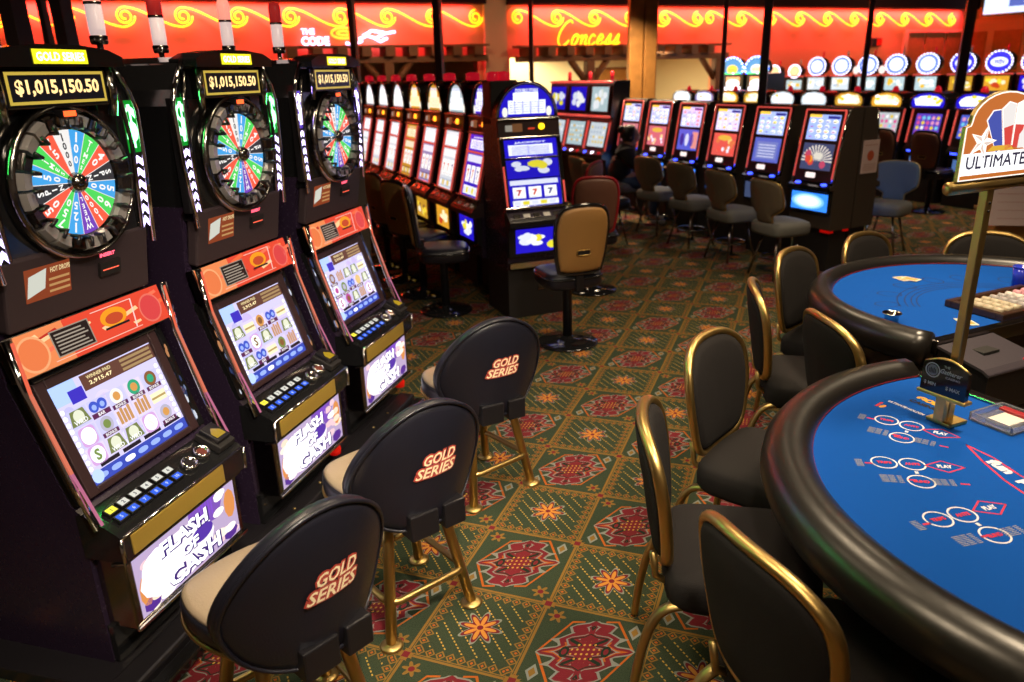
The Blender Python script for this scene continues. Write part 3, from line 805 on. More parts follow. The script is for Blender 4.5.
    for i in range(2):
        g = G(); g.T = T; g.lathe([(.034,0),(.034,-.014),(.030,-.020),(.024,-.018),(.022,-.012),(.002,-.012)], 'chrome', (.095+i*.085,0,.05+.01*i), 20, axis='y')
        g.disc(.095+i*.085,.05+.01*i,.02, srgb('#3a2a24' if i == 0 else '#b5563a', .5), -.0125); g.build('spin_button', dk)
    g = G(); g.T = T; g.box(.225,.322,-.03,.0,.01,.13,'black_matte'); g.box(.235,.312,-.05,-.03,.03,.125,'black_satin'); g.poly([(.245,.045),(.30,.045),(.30,.075),(.272,.10),(.245,.075)], srgb('#c9a21e', .8), -.0506); g.build('bill_acceptor', dk, .004)
    # belly door
    g = G(); g.box(-.315,.315,.0,.13,.20,.495,'dark_chrome'); bd = g.build('belly_door', A, .008)
    g = G(); g.box(-.325,.325,-.02,.02,.478,.498,'dark_chrome'); g.box(-.322,.322,-.012,.0,.200,.214,'chrome'); g.build('door_trim', bd, .004)
    g = G(); g.T = Matrix.Translation((0,-.0015,.350)); belly_art(g, .572, .245, rng, 1.0); g.build('belly_glass', bd)
    g = G(); g.box(-.33,.33,.095,.125,.06,.21,'black_gloss'); g.build('kick_panel', A)
    if seed != 1:
        g = G(); g.lathe([(.004,0),(.03,.0),(.034,.03),(.022,.06),(.004,.07)], 'red_plastic', (.295,.06,.11), 12); g.build('red_cap', A)
    if seed == 3:
        g = G(); g.lathe([(.004,.0),(.05,.0),(.055,.01),(.05,.02),(.004,.02)], 'white_plastic', (.34,.04,.50), 20, axis='x'); g.build('side_disc', A)
    for cx, cy, zt, kind in candles:
        g = G(); g.tube([(cx,cy,2.06),(cx,cy,zt)], .012, 'chrome', n=8); g.lathe([(.03,zt),(.034,zt+.01),(.034,zt+.03),(.026,zt+.035)], 'dark_chrome', (cx,cy,0), 16)
        cd = g.build('signal_lamp', A)
        g = G(); g.lathe([(.003,zt+.03),(.029,zt+.032),(.031,zt+.06),(.031,zt+.145),(.029,zt+.15),(.003,zt+.152)], 'lens_white', (cx,cy,0), 16); g.build('white_lens', cd)
        g = G(); g.lathe([(.003,zt+.15),(.031,zt+.152),(.032,zt+.23),(.026,zt+.25),(.003,zt+.255)], ['lens_white','lens_red','lens_pink'][kind], (cx,cy,0), 16); g.build('top_lens', cd)
        g = G(); g.lathe([(.032,zt+.145),(.034,zt+.15),(.032,zt+.156)], 'dark_chrome', (cx,cy,0), 16); g.build('band', cd)
    return A
WM = [(-2.0343,1.897),(-2.0988,2.7984),(-2.2048,3.7312)]
GW = 'wheel slot machines along the left'
wheel_machine(WM[0], 'nearest wheel slot machine on the left, cut by the photo edge, with green dollar lights', 1, 'green', GW, [(.20,.62,2.13,0)])
wheel_machine(WM[1], 'middle wheel slot machine of the left three, with two full green dollar lights', 2, 'green', GW, [(-.27,.56,2.15,2),(.13,.60,2.125,1)])
wheel_machine(WM[2], 'farthest wheel slot machine of the left three, with purple-white dollar lights', 3, 'purple', GW, [(-.20,.64,2.14,2),(.05,.50,2.135,1)])
# low plinth under the three machines
t = thing('machine_plinth', 'long low black plinth with a foot ledge under the three wheel slot machines', 'plinth', (WM[1][0], WM[1][1], 0), radians(95.3))
g = G(); g.box(-1.35, 1.22, .08, .9, 0, .055, 'black_satin'); g.build('deck', t, .006)
g = G(); g.box(-1.35, 1.22, -.03, .075, .0, .075, 'black_satin'); g.box(-1.35, 1.22, -.10, -.035, .0, .05, 'black_gloss'); g.build('foot_ledge', t, .012)
for x in (-1.0, -.85, -.2, .05, .7, .9):
    g = G(); g.lathe([(.001,.0),(.008,.0),(.007,.004),(.001,.005)], 'brass', (x,.02,.075), 8); g.build('bolt', t)
# ------------------------------------------------------------------ arched-top reel slots (diagonal row, corner machine)
PAL = {
 'blue':   ('#2316c8','#e8ecff','#ffffff','#f0e23a'), 'pale': ('#b9d0d6','#f6fbff','#e9efe6','#f2c23a'),
 'gold':   ('#c9952c','#f6e9c8','#8a5a2a','#f0d23a'), 'mauve': ('#8f86b8','#f4f2ff','#6a5f94','#f0b03a'),
 'white':  ('#d9e3ea','#ffffff','#b8c6d8','#f2d25a'), 'amber': ('#e0a02c','#fff1c0','#c8431e','#ffe23a'),
}
def art_panel(g, w, h, pal, rng, k=1.0, kind='pay'):
    a, b, c, d = [srgb(x, k) for x in PAL[pal]]
    g.rect(-w/2, w/2, 0, h, a); y1, y2 = -.0006, -.0012
    if kind == 'reels':
        g.rect(-w*.46, w*.46, h*.80, h*.97, b, y1); g.rect(-w*.44, w*.44, h*.04, h*.24, c, y1)
        for i in range(3):
            x = -w*.30+i*w*.30
            g.rect(x-w*.12, x+w*.12, h*.32, h*.72, tuple(1.25*q for q in srgb('#f4f4f0', k)), y1)
            g.text('7', x, h*.52, h*.22, srgb(['#c8323a','#d84a3a','#3a3a8a'][i], k), y2, w=w*.10, bold=.05); g.rect(x-w*.12, x+w*.12, h*.36, h*.37, srgb('#8a8a96', k), y2)
        for i in range(5): g.rect(-w*.42+i*w*.17, -w*.30+i*w*.17, h*.07, h*.20, d if i % 2 else b, y2)
    elif kind == 'pay':
        g.rect(-w*.42, w*.42, h*.12, h*.70, tuple(1.2*q for q in b), y1)
        for i in range(6): g.rect(-w*.36, w*.36, h*(.18+.08*i), h*(.205+.08*i), a, y2)
        g.rect(-w*.05, -w*.04, h*.12, h*.70, a, y2)
        g.text('JACKPOT', 0, h*.82, h*.13, b, y1, w=w*.6, bold=.04)
    elif kind == 'splash':
        for i in range(9): g.disc(rng.uniform(-.32,.32)*w, rng.uniform(.25,.75)*h, w*rng.uniform(.08,.18), rng.choice([b, b, d, c]), y1-.0001*i, rz=h*rng.uniform(.1,.2), n=9)
    elif kind == 'grid':
        for i in range(5):
            for j in range(4): g.disc(-w*.36+i*w*.18, h*(.2+.2*j), w*.06, rng.choice([b, c, d]), y1, n=8, rz=h*.06)
def arch(w, z0, h, n=14, flat=.0):
    return [(-w/2, z0)]+[(-w/2*cos(pi*k/n), z0+flat+(h-flat)*sin(pi*k/n)) for k in range(n+1)]+[(w/2, z0)]

def arch_slot(x, y, a, label, group, seed, pals, stand_y=.22, candle=True, near=False):
    rng = random.Random(seed)
    A = thing('arched_slot_machine', label, 'slot machine', (x, y, 0), a, group)
    dp = .52 if near else .72
    g = G(); g.box(-.27,.27,stand_y,dp,0,.43,'black_matte')
    st = g.build('stand', A, .006)
    if near:
        g = G()
        for i in range(3): g.box(.0,.07,stand_y-.006,stand_y,.235+.018*i,.241+.018*i,'dark_chrome')
        g.build('vent', st)
    prof = [(.02,.43),(.02,.80),(-.05,.81),(-.05,.87),(.02,.93),(.15,1.50),(.17,1.63),(.17,1.66),(dp,1.66),(dp,.43)]
    g = G(); g.prism(prof, 'x', -.27, .27, 'purple_black'); g.build('cabinet', A, .008)
    g = G(); g.prism(arch(.54,1.645,.285), 'y', .185, .56, 'black_satin'); tp = g.build('arched_top', A)
    g = G(); g.tube([(p[0], .18, p[1]) for p in arch(.53,1.655,.275)], .012, 'chrome' if near else 'dark_chrome', n=6); g.build('arch_rim', tp)
    g = G(); g.T = Matrix.Translation((0,.182,0)); o = arch(.49 if near else .42,1.665,.245); g.poly(o[::-1], srgb(PAL[pals[0]][0], 1.0))
    b = srgb(PAL[pals[0]][1], 1.5)
    g.rect(-.165,.165,1.685,1.79,b,-.0006); g.rect(-.12,.10,1.79,1.85,b,-.0006)
    c0 = srgb(PAL[pals[0]][0], .8)
    for i in range(5): g.rect(-.155,.155,1.70+.018*i,1.704+.018*i,c0,-.001)
    for i in range(4): g.rect(-.11+.07*i,-.105+.07*i,1.685,1.79,c0,-.001)
    g.text('DOUBLE STARS' if near else 'BONUS', 0, 1.865, .03, srgb('#dfe4ff', 1.2), -.0006, w=.2, bold=.04)
    for s in (-1,1): g.disc(s*.195,1.70,.025,srgb('#f4f0e0',1.2),-.0008,rz=.04,n=8)
    g.build('top_glass', tp)
    # strip with card slot and yellow lamp
    T, L = slant((.15,1.50),(.168,1.645))
    g = G(); g.T = T; g.box(-.275,.275,-.012,.03,0,L,'bezel_brown'); g.box(-.275,.275,-.025,.0,-.012,.006,'dark_chrome'); g.box(-.275,.275,-.025,.0,L-.012,L+.004,'dark_chrome')
    sp = g.build('player_strip', A, .004)
    g = G(); g.T = T @ Matrix.Translation((0,-.0135,0)); g.rect(-.21,-.15,.05,.10,srgb('#c9c0b0',.5)); g.rect(-.15,-.06,.045,.11,srgb('#8a5a36',.6)); g.rect(-.01,.05,.06,.075,(.6,.05,.02)); g.build('card_screen', sp)
    g = G(); g.T = T; g.lathe([(.004,-.03),(.024,-.028),(.026,-.012)], 'neon_yellow' if near else 'neon_orange', (.11,0,.08), 12, axis='y'); g.build('service_lamp', sp)
    # upper glass and reel glass
    T, L = slant((.02,.945),(.15,1.50)); z1 = L*.70
    g = G(); g.T = T
    gw = .235 if near else .195
    for s in (-1,1): g.box(min(s*.275,s*gw),max(s*.275,s*gw),-.02 if near else -.006,.02,0,L,'dark_chrome' if near else 'black_satin')
    g.box(-gw,gw,-.016,.02,z1-.010,z1+.010,'chrome' if near else 'red_light_edge'); g.box(-gw,gw,-.016,.02,L-.016,L,'dark_chrome'); g.box(-.28,.28,-.03,.02,-.012,.008,'chrome' if near else 'dark_chrome')
    fr = g.build('glass_frame', A, .004)
    if not near:
        g = G(); g.T = T
        for s in (-1,1): g.tube([(s*.203,-.014,.0),(s*.203,-.014,L)], .009, 'red_light_edge', n=6)
        g.tube([(-.203,-.014,L),(.203,-.014,L)], .008, 'red_light_edge', n=6)
        g.build('red_light', fr)
    if near:
        g = G(); g.T = T
        for s in (-1,1):
            g = G(); g.T = T; g.tube([(s*.262,-.022,.02),(s*.262,-.022,L*(.6 if s < 0 else .35))], .008, 'red_light_edge', n=6); g.build('light_tube', fr)
    g = G(); g.T = T @ Matrix.Translation((0,-.006,z1+.012)); art_panel(g, 2*gw, L-z1-.03, pals[1], rng, 1.1, 'pay'); g.build('upper_glass', fr)
    g = G(); g.T = T @ Matrix.Translation((0,-.006,.008))
    if near:
        art_panel(g, .47, z1*.56, 'blue', rng, 1.0, 'reels')
        g.T = T @ Matrix.Translation((0,-.006,.008+z1*.58)); art_panel(g, .47, z1*.40, 'blue', rng, .9, 'splash')
    else: art_panel(g, 2*gw, z1-.02, pals[2], rng, 1.0, 'reels')
    g.build('reel_glass', fr)
    # button ledge
    g = G(); g.prism([(-.075,.80),(-.075,.845),(.02,.925),(.05,.925),(.05,.80)], 'x', -.275, .275, 'bezel_brown' if not near else 'black_satin'); lg = g.build('button_ledge', A, .006)
    T, L = slant((-.07,.852),(.015,.922))
    g = G(); g.T = T
    for i in range(5): g.box(-.23+i*.09,-.17+i*.09,-.008,0,.03,.07,'white_plastic' if i % 2 else 'dark_chrome')
    g.build('button', lg, .003)
    # belly
    g = G(); g.box(-.27,.27,-.02,.03,.545,.80,'black_satin'); bd = g.build('belly_door', A, .006)
    g = G(); g.T = Matrix.Translation((0,-.022,.575)); art_panel(g, .42 if near else .36, .20, pals[3], rng, 1.1, 'splash'); g.build('belly_glass', bd)
    if near:
        g = G(); g.box(-.265,.265,-.03,.02,.445,.50,'chrome'); g.build('coin_tray', A, .006)
    if candle or near:
        if near: G.POST = Matrix.Translation((-.17,.02,.0))
        g = G(); g.box(-.10,.10,.28,.48,1.60 if near else 1.90,1.945,'black_matte'); cl = g.build('lamp_base', A, .006)
        g = G()
        for s in (-.05,.05): g.lathe([(.002,1.945),(.046,1.945),(.05,1.96),(.046,2.01),(.002,2.02)], 'red_lamp', (s,.36,0), 12)
        g.build('red_lamp', cl)
        G.POST = None
    return A
GM = 'arched slot machines in the diagonal row'
mbx, mby, mba = -2.80, 6.42, -0.806
plist = [('blue','blue','blue','blue'),('pale','white','white','amber'),('gold','white','mauve','gold'),('amber','gold','gold','amber'),('white','white','white','gold'),('white','white','white','pale'),('white','white','pale','pale'),('gold','white','white','amber'),('white','white','white','white')]
desc = ['arched slot machine with deep blue glass at the near end of the diagonal row',
        'arched slot machine with pale top glass, second from the near end of the diagonal row',
        'arched slot machine with golden top glass and mauve reel window, third from near end',
        'arched slot machine with yellow-gold glass and orange belly picture, fourth from near end',
        'arched slot machine with white glass just left of the yellow-gold one',
        'arched slot machine with white glass, sixth from the near end of the diagonal row',
        'arched slot machine beside the third wheel machine, seventh from near end of row',
        'arched slot machine almost hidden behind the third wheel machine, eighth in the diagonal row']
D = Vector((cos(mba), sin(mba), 0)); Nn = Vector((D.y, -D.x, 0))
for k in range(8):
    p = Vector((mbx, mby, 0))-D*.652*k+Nn*.008*k
    arch_slot(p.x, p.y, mba-.004*k, desc[k], GM, 40+k, plist[k])
arch_slot(-2.00, 6.03, radians(42), 'blue and white arched reel slot machine at the corner, facing the tan-backed stool', None, 77, ('blue','blue','blue','blue'), stand_y=.02, candle=False, near=True)
# ------------------------------------------------------------------ slant-top two-screen slots
SPAL = [('#8fa6f0','#ff8a3a','#d8d8f4','#fff2c0'),('#9fb2f4','#5a63c8','#e8ecff','#f2e27a'),('#b8c4f4','#f0564a','#f4f0ff','#ffd27a'),('#a8b8f0','#4a5ad8','#f0a0a0','#ffffff'),('#b0bcf2','#e06a7a','#f2ecff','#ffe0a0'),('#b8c0f0','#d87a8a','#ffffff','#ffd0a0')]
def slant_slot(x, y, a, label, group, seed, detail=True):
    rng = random.Random(seed); A = thing('slant_slot_machine', label, 'slot machine', (x, y, 0), a, group)
    pa = [srgb(q) for q in SPAL[seed % 6]]
    g = G(); g.box(-.23,.23,.07,.30,0,.44,'black_matte'); g.build('stand', A, .006)
    G.POST = Matrix.Translation((0,0,.26)) @ Matrix.Diagonal((.87,.87,.87,1))
    prof = [(.02,.2),(.02,.655),(-.04,.66),(-.04,.70),(.02,.725),(.15,1.505),(.18,1.545),(.36,1.545),(.36,.2)]
    g = G(); g.prism(prof, 'x', -.305, .305, 'cabinet_brown'); g.build('cabinet', A, .012)
    T, L = slant((.012,.735),(.142,1.515))
    g = G(); g.T = T
    for s in (-1,1): g.tube([(s*.285,-.012,.0),(s*.285,-.012,L)], .014, 'chrome', n=6, flat=(1.5,.8))
    g.box(-.275,.275,-.012,.01,0,L,'bezel_brown')
    fr = g.build('screen_frame', A)
    g = G(); g.T = T
    for s in (-1,1): g.tube([(s*.272,-.022,.04),(s*.272,-.022,L)], .009, 'red_light_edge', n=6)
    g.tube([(-.272,-.022,L),(.272,-.022,L)], .008, 'red_light_edge', n=6)
    g.build('red_light', fr)
    y1, y2, y3 = -.0006, -.0012, -.0018
    g = G(); g.T = T @ Matrix.Translation((0,-.014,L*.585)); w, h = .43, L*.35
    g.rect(-w/2,w/2,0,h, tuple(1.35*q+.08 for q in pa[0]))
    g.rect(-w/2,-w*.1,h*.88,h,(1.3,.8,.1),y1); g.rect(w*.1,w*.48,h*.84,h*.96,srgb('#3a3a9a'),y1)
    for i in range(4):
        for j in range(4): g.disc(-w*.36+i*w*.24, h*(.14+.2*j), w*.085, tuple(1.6*q for q in rng.choice([pa[2],pa[3],(1,1,1),pa[0]])), y2, n=8, rz=h*.08); g.rect(-w*.42+i*w*.24,-w*.32+i*w*.24,h*(.10+.2*j),h*(.14+.2*j),rng.choice([srgb('#4a3aa8'),srgb('#c0505a'),srgb('#3a5a9a')]),y3)
    g.build('upper_screen', fr)
    g = G(); g.T = T @ Matrix.Translation((0,-.014,L*.165)); h = L*.37
    g.rect(-w/2,w/2,0,h, tuple(1.0*q+.02 for q in pa[1]))
    if seed % 6 == 0:
        g.rect(-w/2,w/2,0,h,(.06,.07,.16),y1*.5)
        for i in range(15):
            t = pi*i/14; g.poly([(.0,h*.35),(w*.5*cos(t-.05),h*.35+h*.6*sin(t-.05)),(w*.5*cos(t+.05),h*.35+h*.6*sin(t+.05))], (.9,.8,.7), y1)
        for i in range(9): g.disc(rng.uniform(-.36,.36)*w, h*rng.uniform(.15,.6), w*.1, srgb(rng.choice(['#e04a3a','#f2a02a','#e8e0d0','#c84a6a'])), y2-.0001*i, n=9)
    elif seed % 6 == 1:
        g.rect(-w*.4,w*.4,h*.12,h*.85,srgb('#7c84cc'),y1)
        for i in range(5): g.rect(-w*.32,w*.32,h*(.2+.12*i),h*(.25+.12*i),srgb('#d0d4f4'),y2)
    elif seed % 6 == 3:
        for i in range(3): g.poly([(-w*.3+i*w*.25+px*w*.09,h*.5+pz*h*.3) for px, pz in rrect(2,2,.9,4)], srgb(['#2a2a9a','#e0e4ff','#3a3ab0'][i]), y1)
        g.rect(w*.2,w*.48,h*.1,h*.9,srgb('#f09a90'),y1)
    else:
        for i in range(16): g.disc(rng.uniform(-.42,.42)*w, h*rng.uniform(.12,.85), w*rng.uniform(.05,.1), tuple(1.1*q for q in rng.choice([pa[1],pa[2],pa[3],srgb('#e87a4a')])), y1-.0001*i, n=9)
        g.disc(0,h*.8,w*.3,srgb('#f2c04a'),y2*2,rz=h*.12)
    g.build('lower_screen', fr)
    g = G(); g.T = T @ Matrix.Translation((0,-.014,L*.05)); g.poly([(px-.04,pz+.03) for px, pz in rrect(.14,.06,.015,3)], (1.2,1.0,.95)); g.build('ticket_slot', fr)
    g = G(); g.prism([(-.06,.64),(-.06,.69),(.02,.73),(.04,.73),(.04,.64)], 'x', -.29, .29, 'black_gloss'); lg = g.build('button_ledge', A, .006)
    for bx in (-.18,.19):
        g = G(); g.T = slant((-.055,.695),(.02,.73))[0]; g.lathe([(.003,-.012),(.04,-.010),(.042,0)], 'blue_led', (bx,0,.04), 10, axis='y', sy=.5); g.build('lit_button', lg)
    g = G(); g.box(-.29,.29,-.01,.03,.38,.64,'black_satin'); bd = g.build('belly_door', A, .006)
    dim = seed % 6 == 1
    g = G(); g.T = Matrix.Translation((0,-.0115,.51)); g.rect(-.26,.26,-.10,.10, (.05,.07,.15) if dim else (.05,.35,1.5))
    if not dim:
        for q_ in range(5): g.disc(-.02,0,.235-.035*q_,(.25+.35*q_,.7+.32*q_,1.8+.2*q_),-.0006-.0002*q_,rz=.088-.014*q_)
    g.build('belly_glass', bd)
    g = G()
    for yy in (.03,.28): g.box(.16,.29,yy,yy+.07,.170,.205,'red_plastic')
    g.build('red_foot', A)
    G.POST = None
    return A
RBA = radians(-42); RD = Vector((cos(RBA), sin(RBA), 0)); RN = Vector((RD.y, -RD.x, 0)); RB0 = Vector((.146, 8.285, 0))
GR = 'slant-top slot machines in the right bank'
rl = ['red-edged two-screen slot machine with a fruit burst, nearest in the right bank',
      'red-edged two-screen slot machine with blue text panel, second from near end',
      'red-edged two-screen slot machine, third from the near end, with an orange lower screen',
      'red-edged two-screen slot machine with dark blue sevens, fourth from near end',
      'red-edged two-screen slot machine in front of the seated person, with a pink lower screen',
      'red-edged two-screen slot machine farthest in the right bank, behind the seated head']
RBP = []
for k in range(6):
    p = RB0-RD*.80*k-RN*.130*k; RBP.append(p)
    slant_slot(p.x, p.y, RBA, rl[k], GR, k)
p = RB0-RN*.645
slant_slot(p.x, p.y, RBA+pi, 'slot machine turned away behind the nearest right bank machine, carrying the pale poster', GR, 9)
# poster on its side
q = RB0+RD*.267-RN*.475
t = thing('side_poster', 'pale poster with a red circle on the dark side of the right bank', 'poster', (q.x, q.y, 0), RBA+pi/2)
g = G(); g.box(-.115,.115,-.006,.0,.97,1.29,'board_white'); g.build('sheet', t)
g = G(); g.T = Matrix.Translation((0,-.0068,0)); g.disc(0,1.14,.05,srgb('#c05a3a'),0,'print'); g.rect(-.09,.09,1.24,1.245,srgb('#b06a5a'),0,'print')
for i in range(4): g.rect(-.085,.085,1.0+.018*i,1.005+.018*i,srgb('#b58a80'),0,'print')
g.build('print', t)

# ------------------------------------------------------------------ double-screen upright slots left of the timber column
GD = 'double-screen slot machines below the concession opening'
for k, lab in enumerate(['double-screen slot machine right next to the dark gap beside the seated person','double-screen slot machine, middle of the three below the concession opening','double-screen slot machine half hidden by the corner machine dome']):
    p = Vector((-2.95, 11.75, 0))-RD*.60*k
    rng = random.Random(90+k); A = thing('double_screen_slot_machine', lab, 'slot machine', p, RBA, GD)
    g = G(); g.prism([(.0,0),(.0,.72),(-.08,.74),(-.08,.80),(.0,.86),(.10,1.27),(.12,1.32),(.08,1.36),(.12,1.80),(.16,1.86),(.42,1.86),(.42,0)], 'x', -.295, .295, 'black_satin'); g.build('cabinet', A, .01)
    for nm, T, L in (('upper_screen',)+slant((.075,1.40),(.115,1.79)), ('lower_screen',)+slant((-.0,.88),(.098,1.27))):
        g = G(); g.T = T; g.box(-.25,.25,-.015,.02,0,L,'bezel_brown'); sc1 = g.build('screen_frame', A, .004)
        g = G(); g.T = T @ Matrix.Translation((0,-.017,.02)); pal = ['pale','blue','blue'][k] if nm == 'upper_screen' else ['white','pale','white'][k]
        art_panel(g, .44, L-.04, pal, rng, .9, 'splash' if nm == 'upper_screen' else 'grid'); g.build(nm, sc1)
    g = G()
    g.tube([(-.29,.06,1.345),(.29,.06,1.345)], .018, 'red_light_edge', n=6); g.tube([(-.29,.10,1.84),(.29,.10,1.84)], .016, 'red_light_edge', n=6)
    for s in (-1,1): g.tube([(s*.285,-.02,.86),(s*.285,.08,1.27)], .010, 'red_light_edge', n=6)
    g.build('red_light', A)
    for bx in (-.2,.0,.18):
        g = G(); g.lathe([(.002,.80),(.035,.80),(.03,.83),(.002,.835)], 'blue_led' if bx < 0 else 'red_lamp' if bx > .1 else 'white_led', (bx,-.045,0), 10); g.build('lit_button', A)
    g = G(); g.lathe([(.002,1.86),(.03,1.86),(.03,1.98),(.002,2.0)], 'red_lamp', (.0,.30,0), 10); g.build('signal_lamp', A)

# ------------------------------------------------------------------ second and third slot rows on the right
def rowpt(off, dd):
    base = -RN*off
    return base + RD*dd
G2 = 'marquee-topped slot machines in the row behind the right bank'
d2 = [-6.08,-6.74,-7.43,-8.12,-8.81,-9.51,-10.2,-10.87,-11.55,-12.22,-12.89]
l2 = ['marquee-topped slot machine mostly hidden behind the hanging card-game sign',
      'blue marquee slot machine just left of the hanging card-game sign',
      'blue marquee slot machine with a purple reel screen, above the round-backed brown stool',
      'yellow-marquee slot machine directly behind the right end of the near bank',
      'white-marquee slot machine showing only its top, first left of the yellow one',
      'wide white marquee top, second left of the yellow-marquee slot','white marquee top, third left of the yellow-marquee slot',
      'yellow-white marquee top just right of the thick dark post','yellow-white marquee top just left of the thick dark post',
      'small blue-white marquee top, second from the far end of that row','small white marquee top at the far end, beside the timber column']
P2 = ['blue','blue','blue','amber','gold','white','white','gold','amber','mauve','white']
for k, dd in enumerate(d2):
    p = rowpt(10.69, dd); rng = random.Random(200+k)
    A = thing('marquee_slot_machine', l2[k], 'slot machine', p, RBA, G2)
    g = G(); g.prism([(.14,0),(.14,.70),(.06,.72),(.06,.78),(.12,.84),(.20,1.33),(.16,1.36),(.16,1.40),(.75,1.40),(.75,0)], 'x', -.285, .285, 'black_satin'); g.build('cabinet', A, .008)
    mk_ = [(-.26,1.36),(.26,1.36),(.285,1.42),(.27,1.50),(.18,1.56),(0,1.585),(-.18,1.56),(-.27,1.50),(-.285,1.42)]
    g = G(); g.prism(mk_, 'y', .10, .5, 'black_satin'); mq = g.build('marquee', A)
    g = G(); g.tube([(q[0],.10,q[1]) for q in mk_], .010, 'dark_chrome', closed=True, n=5); g.build('marquee_rim', mq)
    g = G(); g.T = Matrix.Translation((0,.097,0)); a_, b_, c_, d_ = [srgb(x,1.2) for x in PAL[P2[k]]]
    g.poly([(q[0]*.92,1.46+(q[1]-1.46)*.9) for q in mk_], a_); g.poly([(q[0]*.72,1.46+(q[1]-1.46)*.62) for q in mk_], tuple(1.5*q for q in b_), -.0006)
    for i in range(6): g.disc(rng.uniform(-.2,.2),rng.uniform(1.42,1.53),.04,rng.choice([b_,d_,(1.8,1.8,2)]),-.001-.0001*i,n=8,rz=.025)
    g.build('marquee_glass', mq)
    T, L = slant((.115,.86),(.196,1.335))
    g = G(); g.T = T
    for s in (-1,1): g.tube([(s*.275,-.012,.0),(s*.275,-.012,L)], .013, 'red_light_edge', n=6)
    g.build('red_light', A)
    g = G(); g.T = T @ Matrix.Translation((0,-.004,.1)); w, h = .40, L-.16
    base = srgb(['#4a3ad8','#5a6ae0','#6a4ad0','#cfd6da'][min(k,3)], .9); g.rect(-w/2,w/2,0,h,base)
    for i in range(5):
        for j in range(4): g.disc(-w*.38+i*w*.19, h*(.16+.22*j), w*.07, srgb(rng.choice(['#f0a0c8','#f2d24a','#7ad0f0','#e05a9a','#ffffff']), 1.0), -.0006, n=8)
    g.build('screen', A)
    g = G(); g.T = T @ Matrix.Translation((0,-.004,.02)); g.rect(-.06,.08,0,.05,(.9,.5,.4)); g.build('ticket_slot', A)
    g = G(); g.box(-.27,.27,.05,.10,.735,.77,'black_gloss'); g.box(-.2,-.1,.045,.05,.74,.765,'blue_led'); g.build('button_ledge', A)
    if k < 5:
        g = G(); g.T = Matrix.Translation((0,.137,.5)); g.rect(-.2,.2,0,.16,(.08,.16,.4)); g.build('belly_glass', A)
    g = G(); g.lathe([(.002,1.57),(.06,1.57),(.055,1.62),(.03,1.66),(.002,1.665)], 'red_lamp', (.02,.26,0), 10, sy=.6); g.build('signal_lamp', A)
G3 = 'round-signed slot machines in the far right row'
d3 = [-8.0,-8.62,-9.28,-9.98,-10.66,-11.31,-11.97,-12.62,-13.24,-13.85]
l3 = ['round-signed slot machine at the right photo edge','round blue sign slot machine, second from the right photo edge','round blue sign slot machine partly behind the dark post beside the hanging sign',
      'white-blue round sign slot machine left of that dark post','white-blue round sign slot machine, second left of that dark post','white-blue round sign slot machine flanked by two small round signs',
      'white-blue round sign slot machine, left of the one with small flanking signs','white-blue round sign slot machine, rightmost neighbour of the two small orange signs',
      'slot machine with a small orange round sign, the right one of two','slot machine with small orange round sign, nearer the thick dark post']
for k, dd in enumerate(d3):
    p = rowpt(14.19, dd); rng = random.Random(300+k)
    A = thing('round_sign_slot_machine', l3[k], 'slot machine', p, RBA, G3)
    small = k >= 8; zc = 1.87 if small else 1.965; R = .14 if small else .19; RX = R*1.25
    g = G(); g.prism([(.1,0),(.1,.72),(.04,.74),(.04,.80),(.1,.86),(.16,1.42),(.14,1.46),(.14,1.76),(.7,1.76),(.7,0)], 'x', -.28, .28, 'black_satin'); g.build('cabinet', A, .01)
    g = G(); g.T = Matrix.Translation((0,.137,1.48)); pal = ['blue','amber','gold','pale','pale','pale','white','white','pale','mauve'][k]
    art_panel(g, .44, .25 if not small else .2, pal, rng, 1.2, 'splash'); g.build('top_glass', A)
    g = G(); g.tube([(-.28,.13,1.765),(.28,.13,1.765)], .015, 'red_light_edge', n=6); g.build('red_light', A)
    g = G(); g.lathe([(.01,.0),(R*.97,.0),(R,.02),(R,.10),(R*.9,.18),(.01,.2)], 'black_satin', (0,.13,zc), 28, axis='y', sx=1.25); g.box(-.08,.08,.2,.3,1.74,zc,'black_satin'); sg_ = g.build('round_sign', A)
    g = G(); g.T = Matrix.Translation((0,.128,0))
    bc = (.06,.05,1.0) if k < 3 else (.22,.35,1.2) if not small else (1.4,.8,.3)
    g.disc(0,zc,RX*.94,bc,0,n=28,rz=R*.94); g.disc(0,zc,RX*.66,(1.3,1.4,2.2) if not small else (1.6,1.0,.5),-.0006,n=22,rz=R*(.42 if k < 3 else .66))
    if k < 3: g.text('WIN', 0, zc, R*.45, (.2,.2,1.0), -.0012, w=RX*.8, bold=.04)
    g.build('sign_face', sg_)
    g = G()
    for i in range(22):
        t_ = 2*pi*i/22; g.lathe([(.002,-.014),(.016,-.01),(.018,0)], 'white_led', (RX*.97*cos(t_),.13,zc+R*.97*sin(t_)), 6, axis='y')
    g.build('bulb', sg_)
    if k == 5:
        for s in (-1,1):
            g = G(); g.lathe([(.01,.0),(.085,.0),(.088,.04),(.01,.08)], 'black_satin', (s*.31,.17,1.87), 18, axis='y'); g.T = Matrix.Translation((0,.168,0)); g.disc(s*.31,1.87,.08,(1.3,1.0,.9)); g.build('side_sign', sg_)
    g = G(); g.lathe([(.002,zc+R),(.018,zc+R),(.018,zc+R+.10),(.002,zc+R+.11)], 'red_lamp' if k % 2 else 'white_plastic', (.05,.25,0), 8); g.build('signal_lamp', A)
